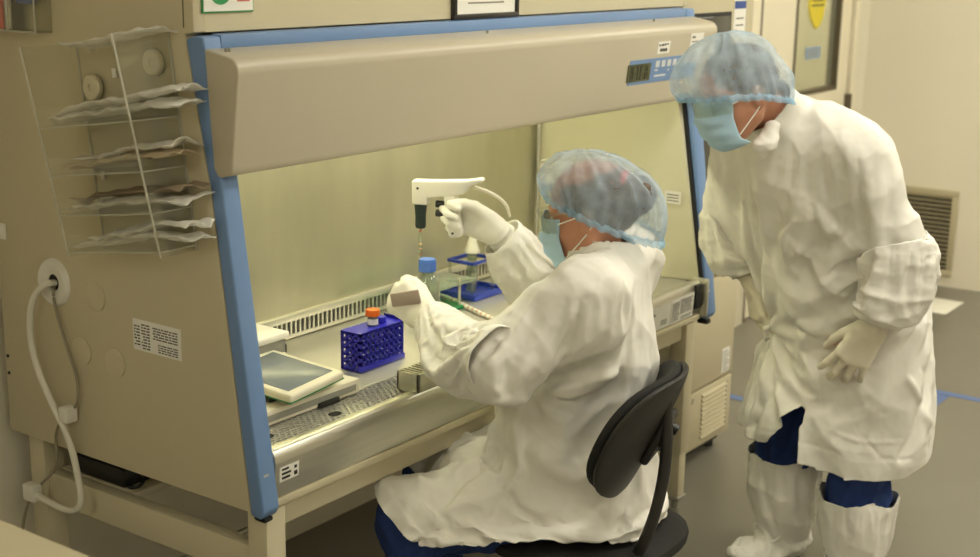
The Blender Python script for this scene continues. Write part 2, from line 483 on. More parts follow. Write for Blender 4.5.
def cloth(field, name, material, parent, it=2, amp=.004, folds=(), creases=(), fine=.0012, seed=1, extra=None):
    """mesh a field and press folds and creases into it"""
    v, q = field.mesh(); v = relax(v, q, it); n = normals(v, q)
    d = amp * noise(v * 9, seed) + amp * .6 * noise(v * 21, seed + 1) + fine * noise(v * 60, seed + 2)
    for f in folds:                                   # (axis, fa, fp, amp, centre, reach)
        w = 1.0
        if len(f) > 4: w = np.exp(-(np.linalg.norm(v - A3(f[4]), axis=1) / f[5]) ** 2)
        d = d + f[3] * w * fold(v, f[0], f[1], f[2], seed + 7)
        seed += 3
    for pts, width, depth in creases:                 # depth < 0 sinks, > 0 raises
        s_ = seg_dist(v, pts)
        d = d + depth * np.exp(-(s_ / width) ** 2)
    if extra is not None: d = d + extra(v)
    v = v + n * d[:, None]; v = relax(v, q, 1, .35)
    o = link(name, np_mesh(name, v, q), material, parent, True, 180)
    return o

PEND = []
def garment(field, name, material, parent, cuts=(), pin=None, loose=None, shrink=-.05, bend=4.0, pre=(), post=(), amp=.004, seed=1, gather=None, it=2, sim=True, thick=.0022, stiff=12, extra=None):
    """open single-layer cloth cut from a field, queued for draping; cuts are fn(v) > 0 where cloth is removed"""
    v, q = field.mesh(); v = relax(v, q, it)
    for fn in cuts:
        s_ = fn(v); fk = (s_[q] < 0).any(1); q = q[fk]
        used = np.unique(q); mp = np.full(len(v), -1); mp[used] = np.arange(len(used)); v = v[used]; q = mp[q]
        s_ = fn(v); e = 1e-4
        g = np.stack([(fn(v + e * np.eye(3)[i]) - s_) / e for i in range(3)], 1)
        out = s_ > 0
        v[out] -= (s_[out] / (np.sum(g[out] ** 2, 1) + 1e-6))[:, None] * g[out]
    n = normals(v, q)
    d = amp * noise(v * 11, seed) + amp * .7 * noise(v * 27, seed + 1)
    for pts, width, depth in pre: d = d + depth * np.exp(-(seg_dist(v, pts) / width) ** 2)
    v = v + n * d[:, None]
    o = link(name, np_mesh(name, v, q), material, parent, True, 180)
    def group(nm, w):
        vg = o.vertex_groups.new(name=nm); lv = np.round(np.clip(w, 0, 1) * 20) / 20
        for x in np.unique(lv): vg.add([int(i) for i in np.where(lv == x)[0]], float(x), 'REPLACE')
    if sim:
        group('pin', pin(v) if pin else np.full(len(v), .15)); group('loose', loose(v) if loose else np.zeros(len(v)))
        m = o.modifiers.new('cloth', 'CLOTH'); c = m.settings
        c.quality = 6; c.mass = .2; c.tension_stiffness = c.compression_stiffness = stiff; c.shear_stiffness = stiff / 3; c.bending_stiffness = bend
        c.tension_damping = c.compression_damping = c.shear_damping = 6; c.bending_damping = .8; c.air_damping = 3
        c.vertex_group_mass = 'pin'; c.pin_stiffness = 1.0
        c.shrink_min = shrink; c.shrink_max = 0; c.vertex_group_shrink = 'loose'
        m.collision_settings.use_collision = True; m.collision_settings.distance_min = .004; m.collision_settings.use_self_collision = False
        m.point_cache.frame_start = 1; m.point_cache.frame_end = 60
    sb = o.modifiers.new('sub', 'SUBSURF'); sb.levels = sb.render_levels = 1
    PEND.append((o, post, seed, thick, extra)); return o

def drape(bodies, frames):
    """let the queued garments settle over the bodies, then press their creases in"""
    sc_ = bpy.context.scene; sc_.frame_start = 1; sc_.frame_end = 60
    for b_ in bodies:
        b_.modifiers.new('collide', 'COLLISION'); b_.collision.thickness_outer = .004
    for f_ in range(1, frames + 1): sc_.frame_set(f_)
    dg_ = bpy.context.evaluated_depsgraph_get(); done = []
    for o, post, seed, thick, extra in PEND:
        done.append((o, bpy.data.meshes.new_from_object(o.evaluated_get(dg_)), post, seed, thick, extra))
    for o, me, post, seed, thick, extra in done:
        o.modifiers.clear(); o.vertex_groups.clear(); o.data = me
        v = np.empty(len(me.vertices) * 3, np.float32); me.vertices.foreach_get('co', v); v = v.reshape(-1, 3).astype(np.float64)
        n = np.empty(len(me.vertices) * 3, np.float32); me.vertices.foreach_get('normal', n); n = n.reshape(-1, 3)
        d = .0006 * noise(v * 70, seed)
        for p in post:
            if isinstance(p[0], list):                     # a crease line: points, width, depth
                d = d + p[2] * np.exp(-(seg_dist(v, p[0]) / p[1]) ** 2)
            else:                                          # a family of folds: axis, across, along, height[, centre, reach]
                w = np.exp(-(np.linalg.norm(v - A3(p[4]), axis=1) / p[5]) ** 2) if len(p) > 4 else 1.0
                d = d + p[3] * w * fold(v, p[0], p[1], p[2], seed + 7); seed += 3
        if extra is not None: d = d + extra(v)
        v = v + n * d[:, None]
        me.vertices.foreach_set('co', v.astype(np.float32).ravel()); me.update()
        me.polygons.foreach_set('use_smooth', [True] * len(me.polygons))
        if thick:
            sd_ = o.modifiers.new('thickness', 'SOLIDIFY'); sd_.thickness = thick; sd_.offset = -1
    for b_ in bodies: b_.modifiers.clear()
    PEND.clear(); sc_.frame_set(1)

# ------------------------------------------------------------------ the room
XR, YB = 5.35, .90                      # right wall plane, back wall plane
DX0, DX1, DZ = 4.00, 5.14, 2.10         # door opening in the back wall
struct(MB().box((-4, -4.6, -.1), (7, 2.6, 0)).build('floor', M['floor']))
struct(MB().box((-4, -4.6, 2.75), (7, 2.6, 2.85)).build('ceiling', M['ceil']))
w = MB().box((-4, YB, 0), (DX0, YB + .1, 2.75)).box((DX1, YB, 0), (XR + .1, YB + .1, 2.75)).box((DX0, YB, DZ), (DX1, YB + .1, 2.75))
struct(w.build('wall_back', M['wall']))
struct(MB().box((XR, -4.6, 0), (XR + .1, YB, 2.75)).build('wall_right', M['wall']))
struct(MB().box((-4.1, -4.6, 0), (-4, 2.6, 2.75)).build('wall_left', M['wall']))
struct(MB().box((-4, -4.7, 0), (7, -4.6, 2.75)).build('wall_front', M['wall']))
# corridor seen through the door pane
struct(MB().box((3.0, 2.5, 0), (7.2, 2.6, 2.75)).build('wall_corridor', M['wall']))
struct(MB().box((5.55, 1.0, 0), (5.65, 2.5, 2.75)).build('wall_corridor_side', M['wall']))

door = bpy.data.objects.new('door_1', None); C.objects.link(door); door.location = (DX0, YB, 0); struct(door)
WX0, WX1, WZ0, WZ1 = 4.42, 4.98, 1.03, 1.95
lf = MB().box((DX0 + .012, YB + .012, .008), (WX0, YB + .056, DZ - .01)).box((WX1, YB + .012, .008), (DX1 - .012, YB + .056, DZ - .01))
lf.box((WX0, YB + .012, .008), (WX1, YB + .056, WZ0)).box((WX0, YB + .012, WZ1), (WX1, YB + .056, DZ - .01))
lf.build('door_leaf', M['door'], door)
g = MB()
for a, b in (((WX0, WZ0), (WX1, WZ0 + .018)), ((WX0, WZ1 - .018), (WX1, WZ1)), ((WX0, WZ0), (WX0 + .014, WZ1)), ((WX1 - .018, WZ0), (WX1, WZ1))):
    g.box((a[0], YB + .006, a[1]), (b[0], YB + .062, b[1]))
g.build('window_gasket', M['gasket'], door)
MB().box((WX0 + .014, YB + .03, WZ0 + .018), (WX1 - .018, YB + .036, WZ1 - .018)).build('window_pane', M['glass'], door)
MB().box((DX0 - .16, YB - .012, 0), (DX0 - .02, YB + .02, DZ + .08), .004).box((DX1 + .0, YB - .012, 0), (DX1 + .05, YB + .02, DZ + .08), .004).box((DX0 - .16, YB - .012, DZ), (DX1 + .05, YB + .02, DZ + .08), .004).build('door_frame', M['door'], door)
MB().box((DX0 - .018, YB - .004, 0), (DX0 + .014, YB + .03, DZ)).build('door_gap_seal', M['gasket'], door)
for z in (.95, .25, 1.85):
    MB().box((DX1 - .03, YB - .008, z - .045), (DX1 + .012, YB + .014, z + .045), .003).cyl((DX1 - .004, YB - .01, z - .045), (DX1 - .004, YB - .01, z + .045), .009).build('hinge', M['gasket'], door)
MB().cyl((DX0 + .07, YB + .012, .98), (DX0 + .07, YB - .05, .98), .012).cyl((DX0 + .07, YB - .045, .98), (DX0 + .2, YB - .045, .98), .010).build('door_handle', M['steel'], door)
settle(door)
# vertical reveal of the pane, lighter, on the corridor side
t = MB()
t.prism([(4.605, 1.52), (4.595, 1.46), (4.625, 1.40), (4.665, 1.365), (4.705, 1.345), (4.745, 1.365), (4.775, 1.40), (4.795, 1.46), (4.795, 1.56), (4.605, 1.56)], 'y', YB + .022, YB + .0295)
yt = t.build('hanging_tag', M['yellow']); tag(yt, 'yellow tag with rounded lower end on the door window', 'tag')
ln = MB()
for i in range(4): ln.box((4.620 + .01 * (i % 2), YB + .0205, 1.455 + .024 * i), (4.775 - .012 * (i % 3), YB + .0222, 1.463 + .024 * i))
ln.build('printed_lines', M['gasket'], yt)
bt = MB().box((4.60, YB + .022, 1.200), (4.775, YB + .0295, 1.258)).build('window_label', M['bluetag']); tag(bt, 'pale blue label low on the door window', 'label')
ln = MB()
for i in range(3): ln.box((4.615, YB + .0205, 1.212 + .014 * i), (4.76 - .02 * (i % 2), YB + .0222, 1.217 + .014 * i))
ln.build('printed_lines', M['grey'], bt)
struct(MB().box((4.86, 1.18, 0), (5.02, 1.3, 2.6), .01).build('trim_1', M['door']))

# return-air grille low on the right wall
vt = thing('air_vent', 'louvred cream air return grille low on the right-hand wall', 'vent', (XR, .5, .06))
f = MB()
vy0, vy1, vz0, vz1 = .34, .84, .055, .515
for a, b in (((vy0, vz0), (vy1, vz0 + .035)), ((vy0, vz1 - .035), (vy1, vz1)), ((vy0, vz0 + .034), (vy0 + .032, vz1 - .034)), ((vy1 - .032, vz0 + .034), (vy1, vz1 - .034))):
    f.box((XR - .014, a[0], a[1]), (XR - .0005, b[0], b[1]), .003)
f.build('frame', M['vent'], vt)
lv = MB()
for i in range(17):
    z = vz0 + .047 + i * .0228
    lv.prism([(XR - .011, z + .009), (XR - .002, z), (XR - .0015, z + .003), (XR - .0105, z + .012)], 'y', vy0 + .032, vy1 - .032)
lv.build('louvres', M['vent'], vt)
MB().box((XR - .0016, vy0 + .03, vz0 + .03), (XR - .0004, vy1 - .03, vz1 - .03)).build('backing', M['darkhole'], vt)
settle(vt)

# floor markings and tack mat
tp = MB().box((2.945, .05, .0004), (2.99, .8, .0014)).build('floor_tape', M['tape']); tag(tp, 'blue floor tape line beside the tall incubator', 'floor tape', 'blue floor tape lines')
tp = MB().box((3.0, -.235, .0004), (3.515, -.155, .0014)).build('floor_tape', M['tape']); tag(tp, 'wide blue floor tape strip right behind the standing worker', 'floor tape', 'blue floor tape lines')
tp = MB().box((3.52, -3.2, .0004), (3.568, -.155, .0014)).build('floor_tape', M['tape']); tag(tp, 'narrow blue floor tape line running from the corner strip out of the picture', 'floor tape', 'blue floor tape lines')
tm = MB().box((4.765, .18, .0005), (5.055, .62, .006), .002).build('tack_mat', M['mat_']); tag(tm, 'white tack mat flat on the floor below the vent', 'floor mat')

# ceiling lights (the room's lamps; the last is added to brighten the cabinet side)
LP = [(.9, -1.0), (2.7, -1.0), (4.3, -.45), (.9, -2.6), (2.7, -2.6), (4.4, -2.6), (-1.6, -3.4), (-3.0, -.9)]
cl = thing('ceiling_light', 'square white ceiling light panel', 'ceiling light', (0, 0, 2.75), 'ceiling light panels')
MB().box((-.6, -.3, -.02), (.6, .3, -.001), .004).build('frame', M['white'], cl)
MB().box((-.57, -.27, -.026), (.57, .27, -.019)).build('diffuser', M['panel'], cl)
for i, (x, y) in enumerate(LP):
    o = cl if i == 0 else duplicate(cl, (x, y, 2.75))
    o.location = (x, y, 2.75)
    o['label'] = 'rectangular white ceiling light panel ' + ['above the safety cabinet front', 'above the standing worker', 'near the air vent wall', 'in the second row left of centre', 'in the second row centre', 'in the second row by the vent wall', 'in the row farthest from the door', 'added out of view to brighten the cabinet side'][i]
# corridor lamp behind the door pane
k = thing('corridor_light', 'ceiling lamp in the corridor behind the door', 'ceiling light', (4.6, 1.9, 2.75))
MB().box((3.9, 1.3, 2.728), (5.2, 2.2, 2.749), .004).build('frame', M['white'], k)
MB().box((3.95, 1.35, 2.722), (5.15, 2.15, 2.73)).build('diffuser', M['panel'], k); settle(k)

# ------------------------------------------------------------------ safety cabinet
X0, X1 = 0.0, 1.96
def yf(z): return float(np.interp(z, [.3, .624, 1.285, 1.60], [-.003, .0515, .162, .184]))          # sloped front plane, steeper under the band
def yb(z): return float(np.interp(z, [.55, .623, 1.26, 1.30, 1.57, 1.7], [.083, .090, .174, .183, .236, .26]))   # seam between cream side and blue post
cab = thing('safety_cabinet', 'large cream biological safety cabinet with blue posts and open lit work chamber', 'safety cabinet', (.9, .45, .62))
h = MB()
side = [(.865, .62), (yb(.62), .62), (yb(1.26), 1.26), (yb(1.30), 1.30), (yb(1.548), 1.548), (.205, 1.552), (.205, 2.08), (.865, 2.08)]
h.prism(side, 'x', X0, X0 + .03, .004); h.prism(side, 'x', X1 - .03, X1, .004)
h.box((X0 + .028, .835, .622), (X1 - .028, .864, 2.078)).box((X0 + .028, .21, 2.05), (X1 - .028, .85, 2.079))
h.box((X0 + .028, .2055, 1.552), (X1 - .028, .235, 2.06)).box((X0 + .028, .10, .622), (X1 - .028, .85, .645))
h.build('housing', M['cab'], cab)
# seam line on the side and screws
def post(xa, xb, nm):
    pr = [(yf(.615) + .012, .612), (yf(.63), .630), (yf(1.545), 1.545), (.2045, 1.5465), (yb(1.54) - .002, 1.54), (yb(1.30) - .001, 1.30), (yb(1.25) - .001, 1.25), (yb(.64) - .001, .64), (yb(.615), .615)]
    p = MB().prism(pr, 'x', xa, xb, .005, 3)
    o = p.build(nm, M['blue'], cab)
    for z in (.70, .97, 1.2):
        y = yf(z); MB().box((xa + .012, y - .0022, z - .003), (xa + .026, y + .002, z + .003), .001).build('screw', M['steel'], o)
post(X0 - .0005, X0 + .045, 'front_post'); post(X1 - .055, X1 + .0005, 'front_post')
sl = [(yf(.625) + .004, .625), (yf(1.30) + .004, 1.30), (yb(1.30) + .02, 1.30), (yb(.625) + .02, .625)]
MB().prism(sl, 'x', X1 - .068, X1 - .0555).box((X1 - .058, yf(.61) + .004, .598), (X1 - .03, yb(.61), .613), .004).build('seal_strip', M['seal'], cab)
MB().box((X0 + .006, yf(.615) + .006, .604), (X0 + .03, yb(.615) - .002, .614), .004).build('post_foot', M['seal'], cab)
bnd = [(yf(1.515), 1.515), (yf(1.547), 1.547), (.2060, 1.549), (.2060, 1.515)]
MB().prism(bnd, 'x', X0 + .045, X1 - .0555, .002).build('top_band', M['blue'], cab)
hp = [(yf(1.522) - .0005, 1.524), (.112, 1.512), (.100, 1.507), (.092, 1.497), (.090, 1.485), (.112, 1.302), (.116, 1.292), (.150, 1.284), (yf(1.30) - .001, 1.30)]
MB().prism(hp, 'x', X0 - .001, X1 - .02, .004, 3).build('hood', M['hood'], cab)
for x in (.028, .036, .86, 1.66): MB().cyl((x, .150, 1.516), (x, .150, 1.5255), .0028, n=10).build('hood_pin', M['grey'], cab)
# control panel on the hood (lies on the sloped face)
def hoodpt(x, z, off=.0): return V((x, .090 + (1.485 - z) * .1202 - off, z))
def hooddecal(nm, x0, x1, z0, z1, m, par, off=.0012, dz=0.0):
    bm = MB(); a0, a1 = hoodpt(0, z0), hoodpt(0, z1)
    bm.prism([(a0.y - off, z0), (a1.y - off, z1), (a1.y + .001, z1), (a0.y + .001, z0)], 'x', x0, x1)
    return bm.build(nm, m, par, False)
cp = hooddecal('control_panel', 1.445, 1.83, 1.357, 1.424, M['blue'], cab)
d = hooddecal('display', 1.437, 1.56, 1.365, 1.413, M['lcd'], cp, .0022)
dg = MB()
for i in range(4):
    xx = 1.452 + i * .026
    for (ax_, az, bx, bz) in ((0, .0, .014, .004), (0, .017, .014, .021), (0, .034, .014, .038), (0, 0, .003, .038), (.011, 0, .014, .038)):
        if (i * 3 + int(ax_ * 1000) + int(az * 1000)) % 7 == 3: continue
        z = 1.370 + az; a = hoodpt(0, z); a1 = hoodpt(0, 1.370 + bz)
        dg.prism([(a.y - .0031, z), (a1.y - .0031, 1.370 + bz), (a1.y - .002, 1.370 + bz), (a.y - .002, z)], 'x', xx + ax_, xx + bx)
dg.build('digits', M['lcddig'], cp, False)
for i in range(6):
    x = 1.585 + i * .033
    hooddecal('button', x, x + .021, 1.398, 1.416, M['btn'], cp, .003)
tx = MB()
for (xa, xb, z) in ((1.585, 1.65, 1.372), (1.66, 1.668, 1.385), (1.69, 1.698, 1.385), (1.585, 1.602, 1.388)):
    a = hoodpt(0, z); tx.box((xa, a.y - .0022, z), (xb, a.y, z + .005))
tx.build('panel_lettering', M['btn'], cp, False)
def text(nm, body, size, loc, rot, m, par):
    cu = bpy.data.curves.new(nm, 'FONT'); cu.body = body; cu.size = size; cu.extrude = .0003; cu.resolution_u = 2
    cu.align_x = 'CENTER'; cu.align_y = 'CENTER'
    o = bpy.data.objects.new(nm, cu); C.objects.link(o)
    bpy.context.view_layer.update()
    dg_ = bpy.context.evaluated_depsgraph_get(); me = bpy.data.meshes.new_from_object(o.evaluated_get(dg_))
    bpy.data.objects.remove(o); bpy.data.curves.remove(cu)
    me.transform(Matrix.Translation(V(loc)) @ Matrix(rot))
    me.materials.clear(); return link(nm, me, m, par, False)
FR = ((1, 0, 0, 0), (0, 0, -1, 0), (0, 1, 0, 0), (0, 0, 0, 1))           # text facing -Y
def tilt(deg): return (Matrix(FR) @ Matrix.Rotation(R(deg), 4, 'X'))
s1 = hooddecal('small_sticker', 1.585, 1.655, 1.435, 1.468, M['paper'], cab)
ln = MB()
for (xa, xb, z, hh) in ((1.592, 1.600, 1.456, .005), (1.606, 1.618, 1.456, .006), (1.622, 1.632, 1.457, .006), (1.638, 1.644, 1.458, .005), (1.600, 1.612, 1.441, .009), (1.614, 1.626, 1.441, .009), (1.628, 1.640, 1.441, .009)):
    a = hoodpt(0, z); ln.box((xa, a.y - .0022, z), (xb, a.y - .0002, z + hh))
ln.build('printed_lines', M['inkblack'], s1, False)
s2 = hooddecal('paper_label', 1.775, 1.853, 1.40, 1.503 - .02, M['paper'], cab)
ln = MB()
for i in range(6):
    z = 1.412 + i * .0115; a = hoodpt(0, z); ln.box((1.784, a.y - .0021, z), (1.838 - .018 * (i % 3), a.y, z + (.006 if i == 5 else .003)))
ln.build('printed_lines', M['ink'], s2, False)

# chamber
XI = 1.785
MB().box((X0 + .045, .615, .775), (XI + .01, .63, 1.42)).build('chamber_back', M['liner'], cab)
m = MB().prism([(yf(.735) + .012, .735), (yf(1.29) + .012, 1.29), (.30, 1.42), (.62, 1.42), (.62, .735)], 'x', XI, X1 - .069)
for v in m.bm.verts:
    if v.co.x < XI + .01: v.co.x += (.62 - v.co.y) * .19
m.build('chamber_side', M['sidewall'], cab)
XW = 1.875
MB().prism([(yb(.66) + .004, .66), (yb(1.42) + .006, 1.42), (.62, 1.42), (.62, .66)], 'x', X0 + .031, X0 + .045).build('chamber_side', M['sidewall'], cab)
MB().box((X0 + .045, .235, 1.405), (XI, .62, 1.42)).build('chamber_top', M['sidewall'], cab)
MB().tube([(XI - .014, .602, .80), (XI - .014, .602, 1.40)], .007, 10).build('corner_pipe', M['steel'], cab)
MB().cyl((XI - .014, .602, .775), (XI - .014, .602, .80), .012).build('pipe_socket', M['black'], cab)
tb = MB().cyl((.2, .30, 1.385), (1.6, .30, 1.385), .013, n=16).build('lamp_tube', M['tube'], cab)
MB().box((.15, .292, 1.396), (1.65, .308, 1.405)).cyl((.18, .30, 1.385), (.205, .30, 1.385), .016).cyl((1.595, .30, 1.385), (1.62, .30, 1.385), .016).build('lamp_holder', M['white'], cab)
MB().ring((XI - .002, .575, 1.030), (1, 0, 0), .037, .006).cyl((XI - .002, .575, 1.030), (XI, .575, 1.030), .037).build('port_cover', M['white'], cab)
sk = MB().box((1.862, yf(1.0) + .030, .968), (1.8645, yf(1.0) + .085, 1.005)).build('side_sticker', M['paper'], cab)
ln = MB()
for i in range(3): ln.box((1.861, yf(1.0) + .036, .975 + .009 * i), (1.863, yf(1.0) + .076, .978 + .009 * i))
ln.build('printed_lines', M['ink'], sk)
# slotted exhaust strip at the foot of the back wall
MB().box((X0 + .046, .60, .782), (XI, .616, .80), .003).box((X0 + .046, .604, .738), (XI, .614, .747)).box((X0 + .046, .613, .738), (XI, .6149, .79)).build('slot_rail', M['bench'], cab)
MB().box((X0 + .047, .6115, .745), (XI - .001, .613, .783)).build('slot_recess', M['darkhole'], cab)
sb = MB(); x = X0 + .05
while x < XI - .008:
    sb.box((x, .605, .745), (x + .0062, .6116, .784)); x += .0168
sb.build('slot_bars', M['bench'], cab)
# bench, front grille, sill
MB().box((X0 + .046, .205, .712), (XW, .604, .736), .003).build('work_surface', M['bench'], cab)
gr = MB(); gy0, gy1 = .088, .203
for i in range(12):
    y = gy0 + i * (gy1 - gy0) / 11; gr.box((X0 + .046, y - .0022, .7315), (XW, y + .0022, .7345))
for r_ in range(11):
    y = gy0 + r_ * (gy1 - gy0) / 11; x = X0 + .05 + (r_ % 2) * .008
    while x < XW - .008:
        gr.box((x - .002, y, .7318), (x + .002, y + .012, .7342)); x += .0165
gr.build('front_grille', M['bench'], cab)
for (x, y) in ((.30, .135), (.11, .15), (.75, .135), (1.2, .135), (1.62, .12)):
    MB().lathe([(0, 0), (.017, 0), (.0165, .0006), (0, .0006)], (0, 0, 0), n=24).xf(Matrix.Translation((x, y, .7352)) @ Matrix.Diagonal((1, .75, 1, 1))).build('finger_hole', M['darkhole'], cab)
MB().box((X0 + .046, .09, .66), (XW, .21, .668)).build('drip_tray', M['darkhole'], cab)
SY = .018
sill = [(y + SY, z) for y, z in ((.076, .742), (.060, .742), (.052, .738), (.047, .728), (.045, .715), (.050, .640), (.076, .640))]
MB().prism(sill, 'x', X0 + .046, X1 - .085, .002).build('front_sill', M['steel'], cab)
MB().box((X0 + .046, .046 + SY, .622), (X1 - .085, .11, .6385), .003).build('bottom_strip', M['cab'], cab)
e = MB().box((X1 - .0845, .045, .628), (X1 - .0695, .10, .748), .005).build('sill_end_cap', M['steel'], cab)
MB().box((X1 - .13, .040 + SY, .66), (X1 - .092, .05 + SY, .735), .006).build('sill_latch', M['seal'], cab)
def silldecal(nm, x0, x1, z0, z1, seed):
    y0 = .045 + SY + (.715 - z0) * .0667; y1 = .045 + SY + (.715 - z1) * .0667 if z1 < .715 else .0455 + SY
    o = MB().prism([(y0 - .0012, z0), (y1 - .0012, z1), (y1 + .001, z1), (y0 + .001, z0)], 'x', x0, x1).build(nm, M['paper'], cab, False)
    return o, y0, y1
o, y0, y1 = silldecal('sill_label', .058, .112, .672, .703, 1)
ln = MB()
for i, (xa, xb) in enumerate(((.063, .085), (.063, .088), (.063, .082))): ln.box((xa, .0440 + SY, .678 + .009 * i), (xb, .0455 + SY, .682 + .009 * i))
ln.box((.098, .0440 + SY, .678), (.106, .0455 + SY, .686)).box((.099, .0440 + SY, .692), (.105, .0455 + SY, .698)).build('printed_lines', M['inkblack'], o, False)
def fine_print(par, x0, x1, z0, z1, rows, y, seed, m='ink'):
    rr = random.Random(seed); ln = MB(); dz = (z1 - z0) / rows
    for i in range(rows):
        x = x0
        while x < x1 - .004:
            L = rr.uniform(.006, .02); e_ = min(x1, x + L)
            z = z0 + i * dz; ln.box((x, y(z) - .0019, z), (e_, y(z), z + dz * .42)); x = e_ + .003
    return ln.build('printed_lines', M[m], par, False)
ys = lambda z: .045 + SY + max(0, (.715 - z)) * .0667
o, _, _ = silldecal('sill_label', 1.54, 1.680, .643, .714, 2)
fine_print(o, 1.625, 1.66, .655, .672, 3, ys, 5); fine_print(o, 1.56, 1.59, .690, .700, 2, ys, 6)
text('label_mark', 'CE', .02, (1.575, .0458 + SY, .658), FR, M['ink'], o)
o, _, _ = silldecal('sill_label', 1.686, 1.825, .643, .716, 3)
fine_print(o, 1.692, 1.735, .65, .708, 10, ys, 7); fine_print(o, 1.742, 1.815, .665, .71, 9, ys, 8); fine_print(o, 1.75, 1.815, .648, .658, 2, ys, 9)
# side of the housing: rating label, cable port, plugs, edge clips
st = MB().box((-.0012, .272, .899), (.001, .416, .965)).build('rating_label', M['paper'], cab, False)
for (ya, yb_, za, zb, n_) in ((.395, .412, .91, .955, 7), (.365, .390, .904, .96, 9), (.282, .355, .930, .958, 5), (.282, .34, .904, .924, 4)):
    rr = random.Random(n_); ln = MB()
    for i in range(n_):
        z = za + i * (zb - za) / n_; y = ya
        while y < yb_ - .003:
            L = rr.uniform(.005, .016); ln.box((-.0019, y, z), (-.001, min(y + L, yb_), z + .45 * (zb - za) / n_)); y += L + .003
    ln.build('printed_lines', M['ink'], st, False)
MB().lathe([(.018, .0), (.018, .004), (.036, .010), (.046, .010), (.052, .004), (.053, 0)], (0, .666, 1.001), (-1, 0, 0)).build('cable_port', M['white'], cab)
MB().cyl((-.001, .666, 1.001), (-.0005, .666, 1.001), .02).build('port_hole', M['darkhole'], cab)
for (y, z) in ((.531, .990), (.587, .861), (.477, .856)):
    MB().lathe([(.031, 0), (.031, .003), (.026, .0045), (.0, .0045)], (0, y, z), (-1, 0, 0)).build('round_plug', M['cab'], cab)
for z in (1.09, 1.305):
    MB().box((-.006, .825, z - .018), (.001, .863, z + .018), .003).build('edge_clip', M['white'], cab)
for z in (.76, .80): MB().cyl((-.002, .852, z), (.001, .852, z), .004, n=10).build('side_screw', M['black'], cab)
MB().box((-.0008, .2300, 1.56), (.001, .2325, 2.07)).build('side_seam', M['gasket'], cab)
MB().box((.80, .26, .545), (1.0, .40, .62), .006).build('drain_box', M['grey'], cab)
settle(cab)

# stand under the cabinet
sd = thing('cabinet_stand', 'cream steel stand with square legs under the safety cabinet', 'stand', (.9, .45, 0))
for x in (.022, 1.800):
    for y in (.068, .775):
        lg = MB().box((x, y, .20), (x + .055, y + .055, .6195), .005).build('leg', M['stand'], sd)
        MB().box((x + .006, y + .006, .055), (x + .049, y + .049, .202), .004).build('leg_extension', M['stand'], lg)
        MB().box((x + .0, y + .0, .043), (x + .055, y + .055, .057), .004).cyl((x + .0275, y + .0275, .01), (x + .0275, y + .0275, .045), .011).cyl((x + .0275, y + .0275, 0), (x + .0275, y + .0275, .012), .017).build('levelling_foot', M['grey'], lg)
for x in (.03, 1.808):
    MB().box((x, .12, .455), (x + .035, .777, .53), .004).build('side_rail', M['stand'], sd)
    MB().box((x, .12, .150), (x + .035, .777, .225), .004).build('side_rail', M['stand'], sd)
MB().box((.075, .085, .567), (1.802, .11, .6195), .003).build('front_rail', M['stand'], sd)
MB().box((.075, .79, .40), (1.802, .815, .48), .003).build('rear_rail', M['stand'], sd)
MB().cyl((.06, .74, .19), (1.81, .74, .19), .008).build('tie_rod', M['steel'], sd)
MB().box((.066, .52, .512), (.60, .775, .53), .002).build('under_shelf', M['stand'], sd)
settle(sd)
dv = thing('power_adapter', 'dark power adapter box on the shelf under the cabinet', 'power adapter', (.2, .62, .53))
MB().box((.068, .555, .5305), (.30, .73, .575), .006).build('body', M['black'], dv)
MB().box((.08, .57, .575), (.29, .715, .588), .004).build('lid', M['grey'], dv)
MB().tube([(.12, .557, .55), (.11, .535, .548), (.09, .525, .540), (.075, .535, .536), (.075, .55, .536)], .004, smooth=2).build('cord', M['black'], dv)
settle(dv)

# cables hanging from the port
cb = thing('power_cable', 'thick white power cable looping from the round port down the cabinet side', 'cable', (-.02, .62, .5))
MB().tube([(.0, .664, 1.0), (-.03, .66, 1.004), (-.034, .70, .97), (-.03, .725, .90), (-.03, .715, .82), (-.028, .665, .735), (-.028, .61, .665), (-.028, .588, .58), (-.026, .582, .525), (-.03, .60, .500), (-.03, .64, .492), (-.03, .70, .497), (-.03, .74, .503)], .0075, 12, smooth=3).build('cord', M['cable'], cb)
MB().box((-.042, .735, .485), (-.016, .775, .525), .005).build('plug', M['white'], cb)
MB().box((-.036, .605, .700), (-.006, .635, .735), .004).build('clip', M['white'], cb)
settle(cb)
cb = thing('data_cable', 'thin grey cable hanging beside the white power cable', 'cable', (-.02, .65, .5))
MB().tube([(.0, .668, .99), (-.02, .65, .985), (-.014, .645, .93), (-.012, .62, .86), (-.012, .59, .80), (-.012, .595, .74), (-.014, .628, .72), (-.014, .68, .665), (-.014, .675, .60), (-.014, .695, .56), (-.014, .74, .525), (-.02, .78, .48), (-.02, .80, .44), (-.02, .82, .38)], .0035, 8, smooth=3).build('cord', M['cablegrey'], cb)
settle(cb)

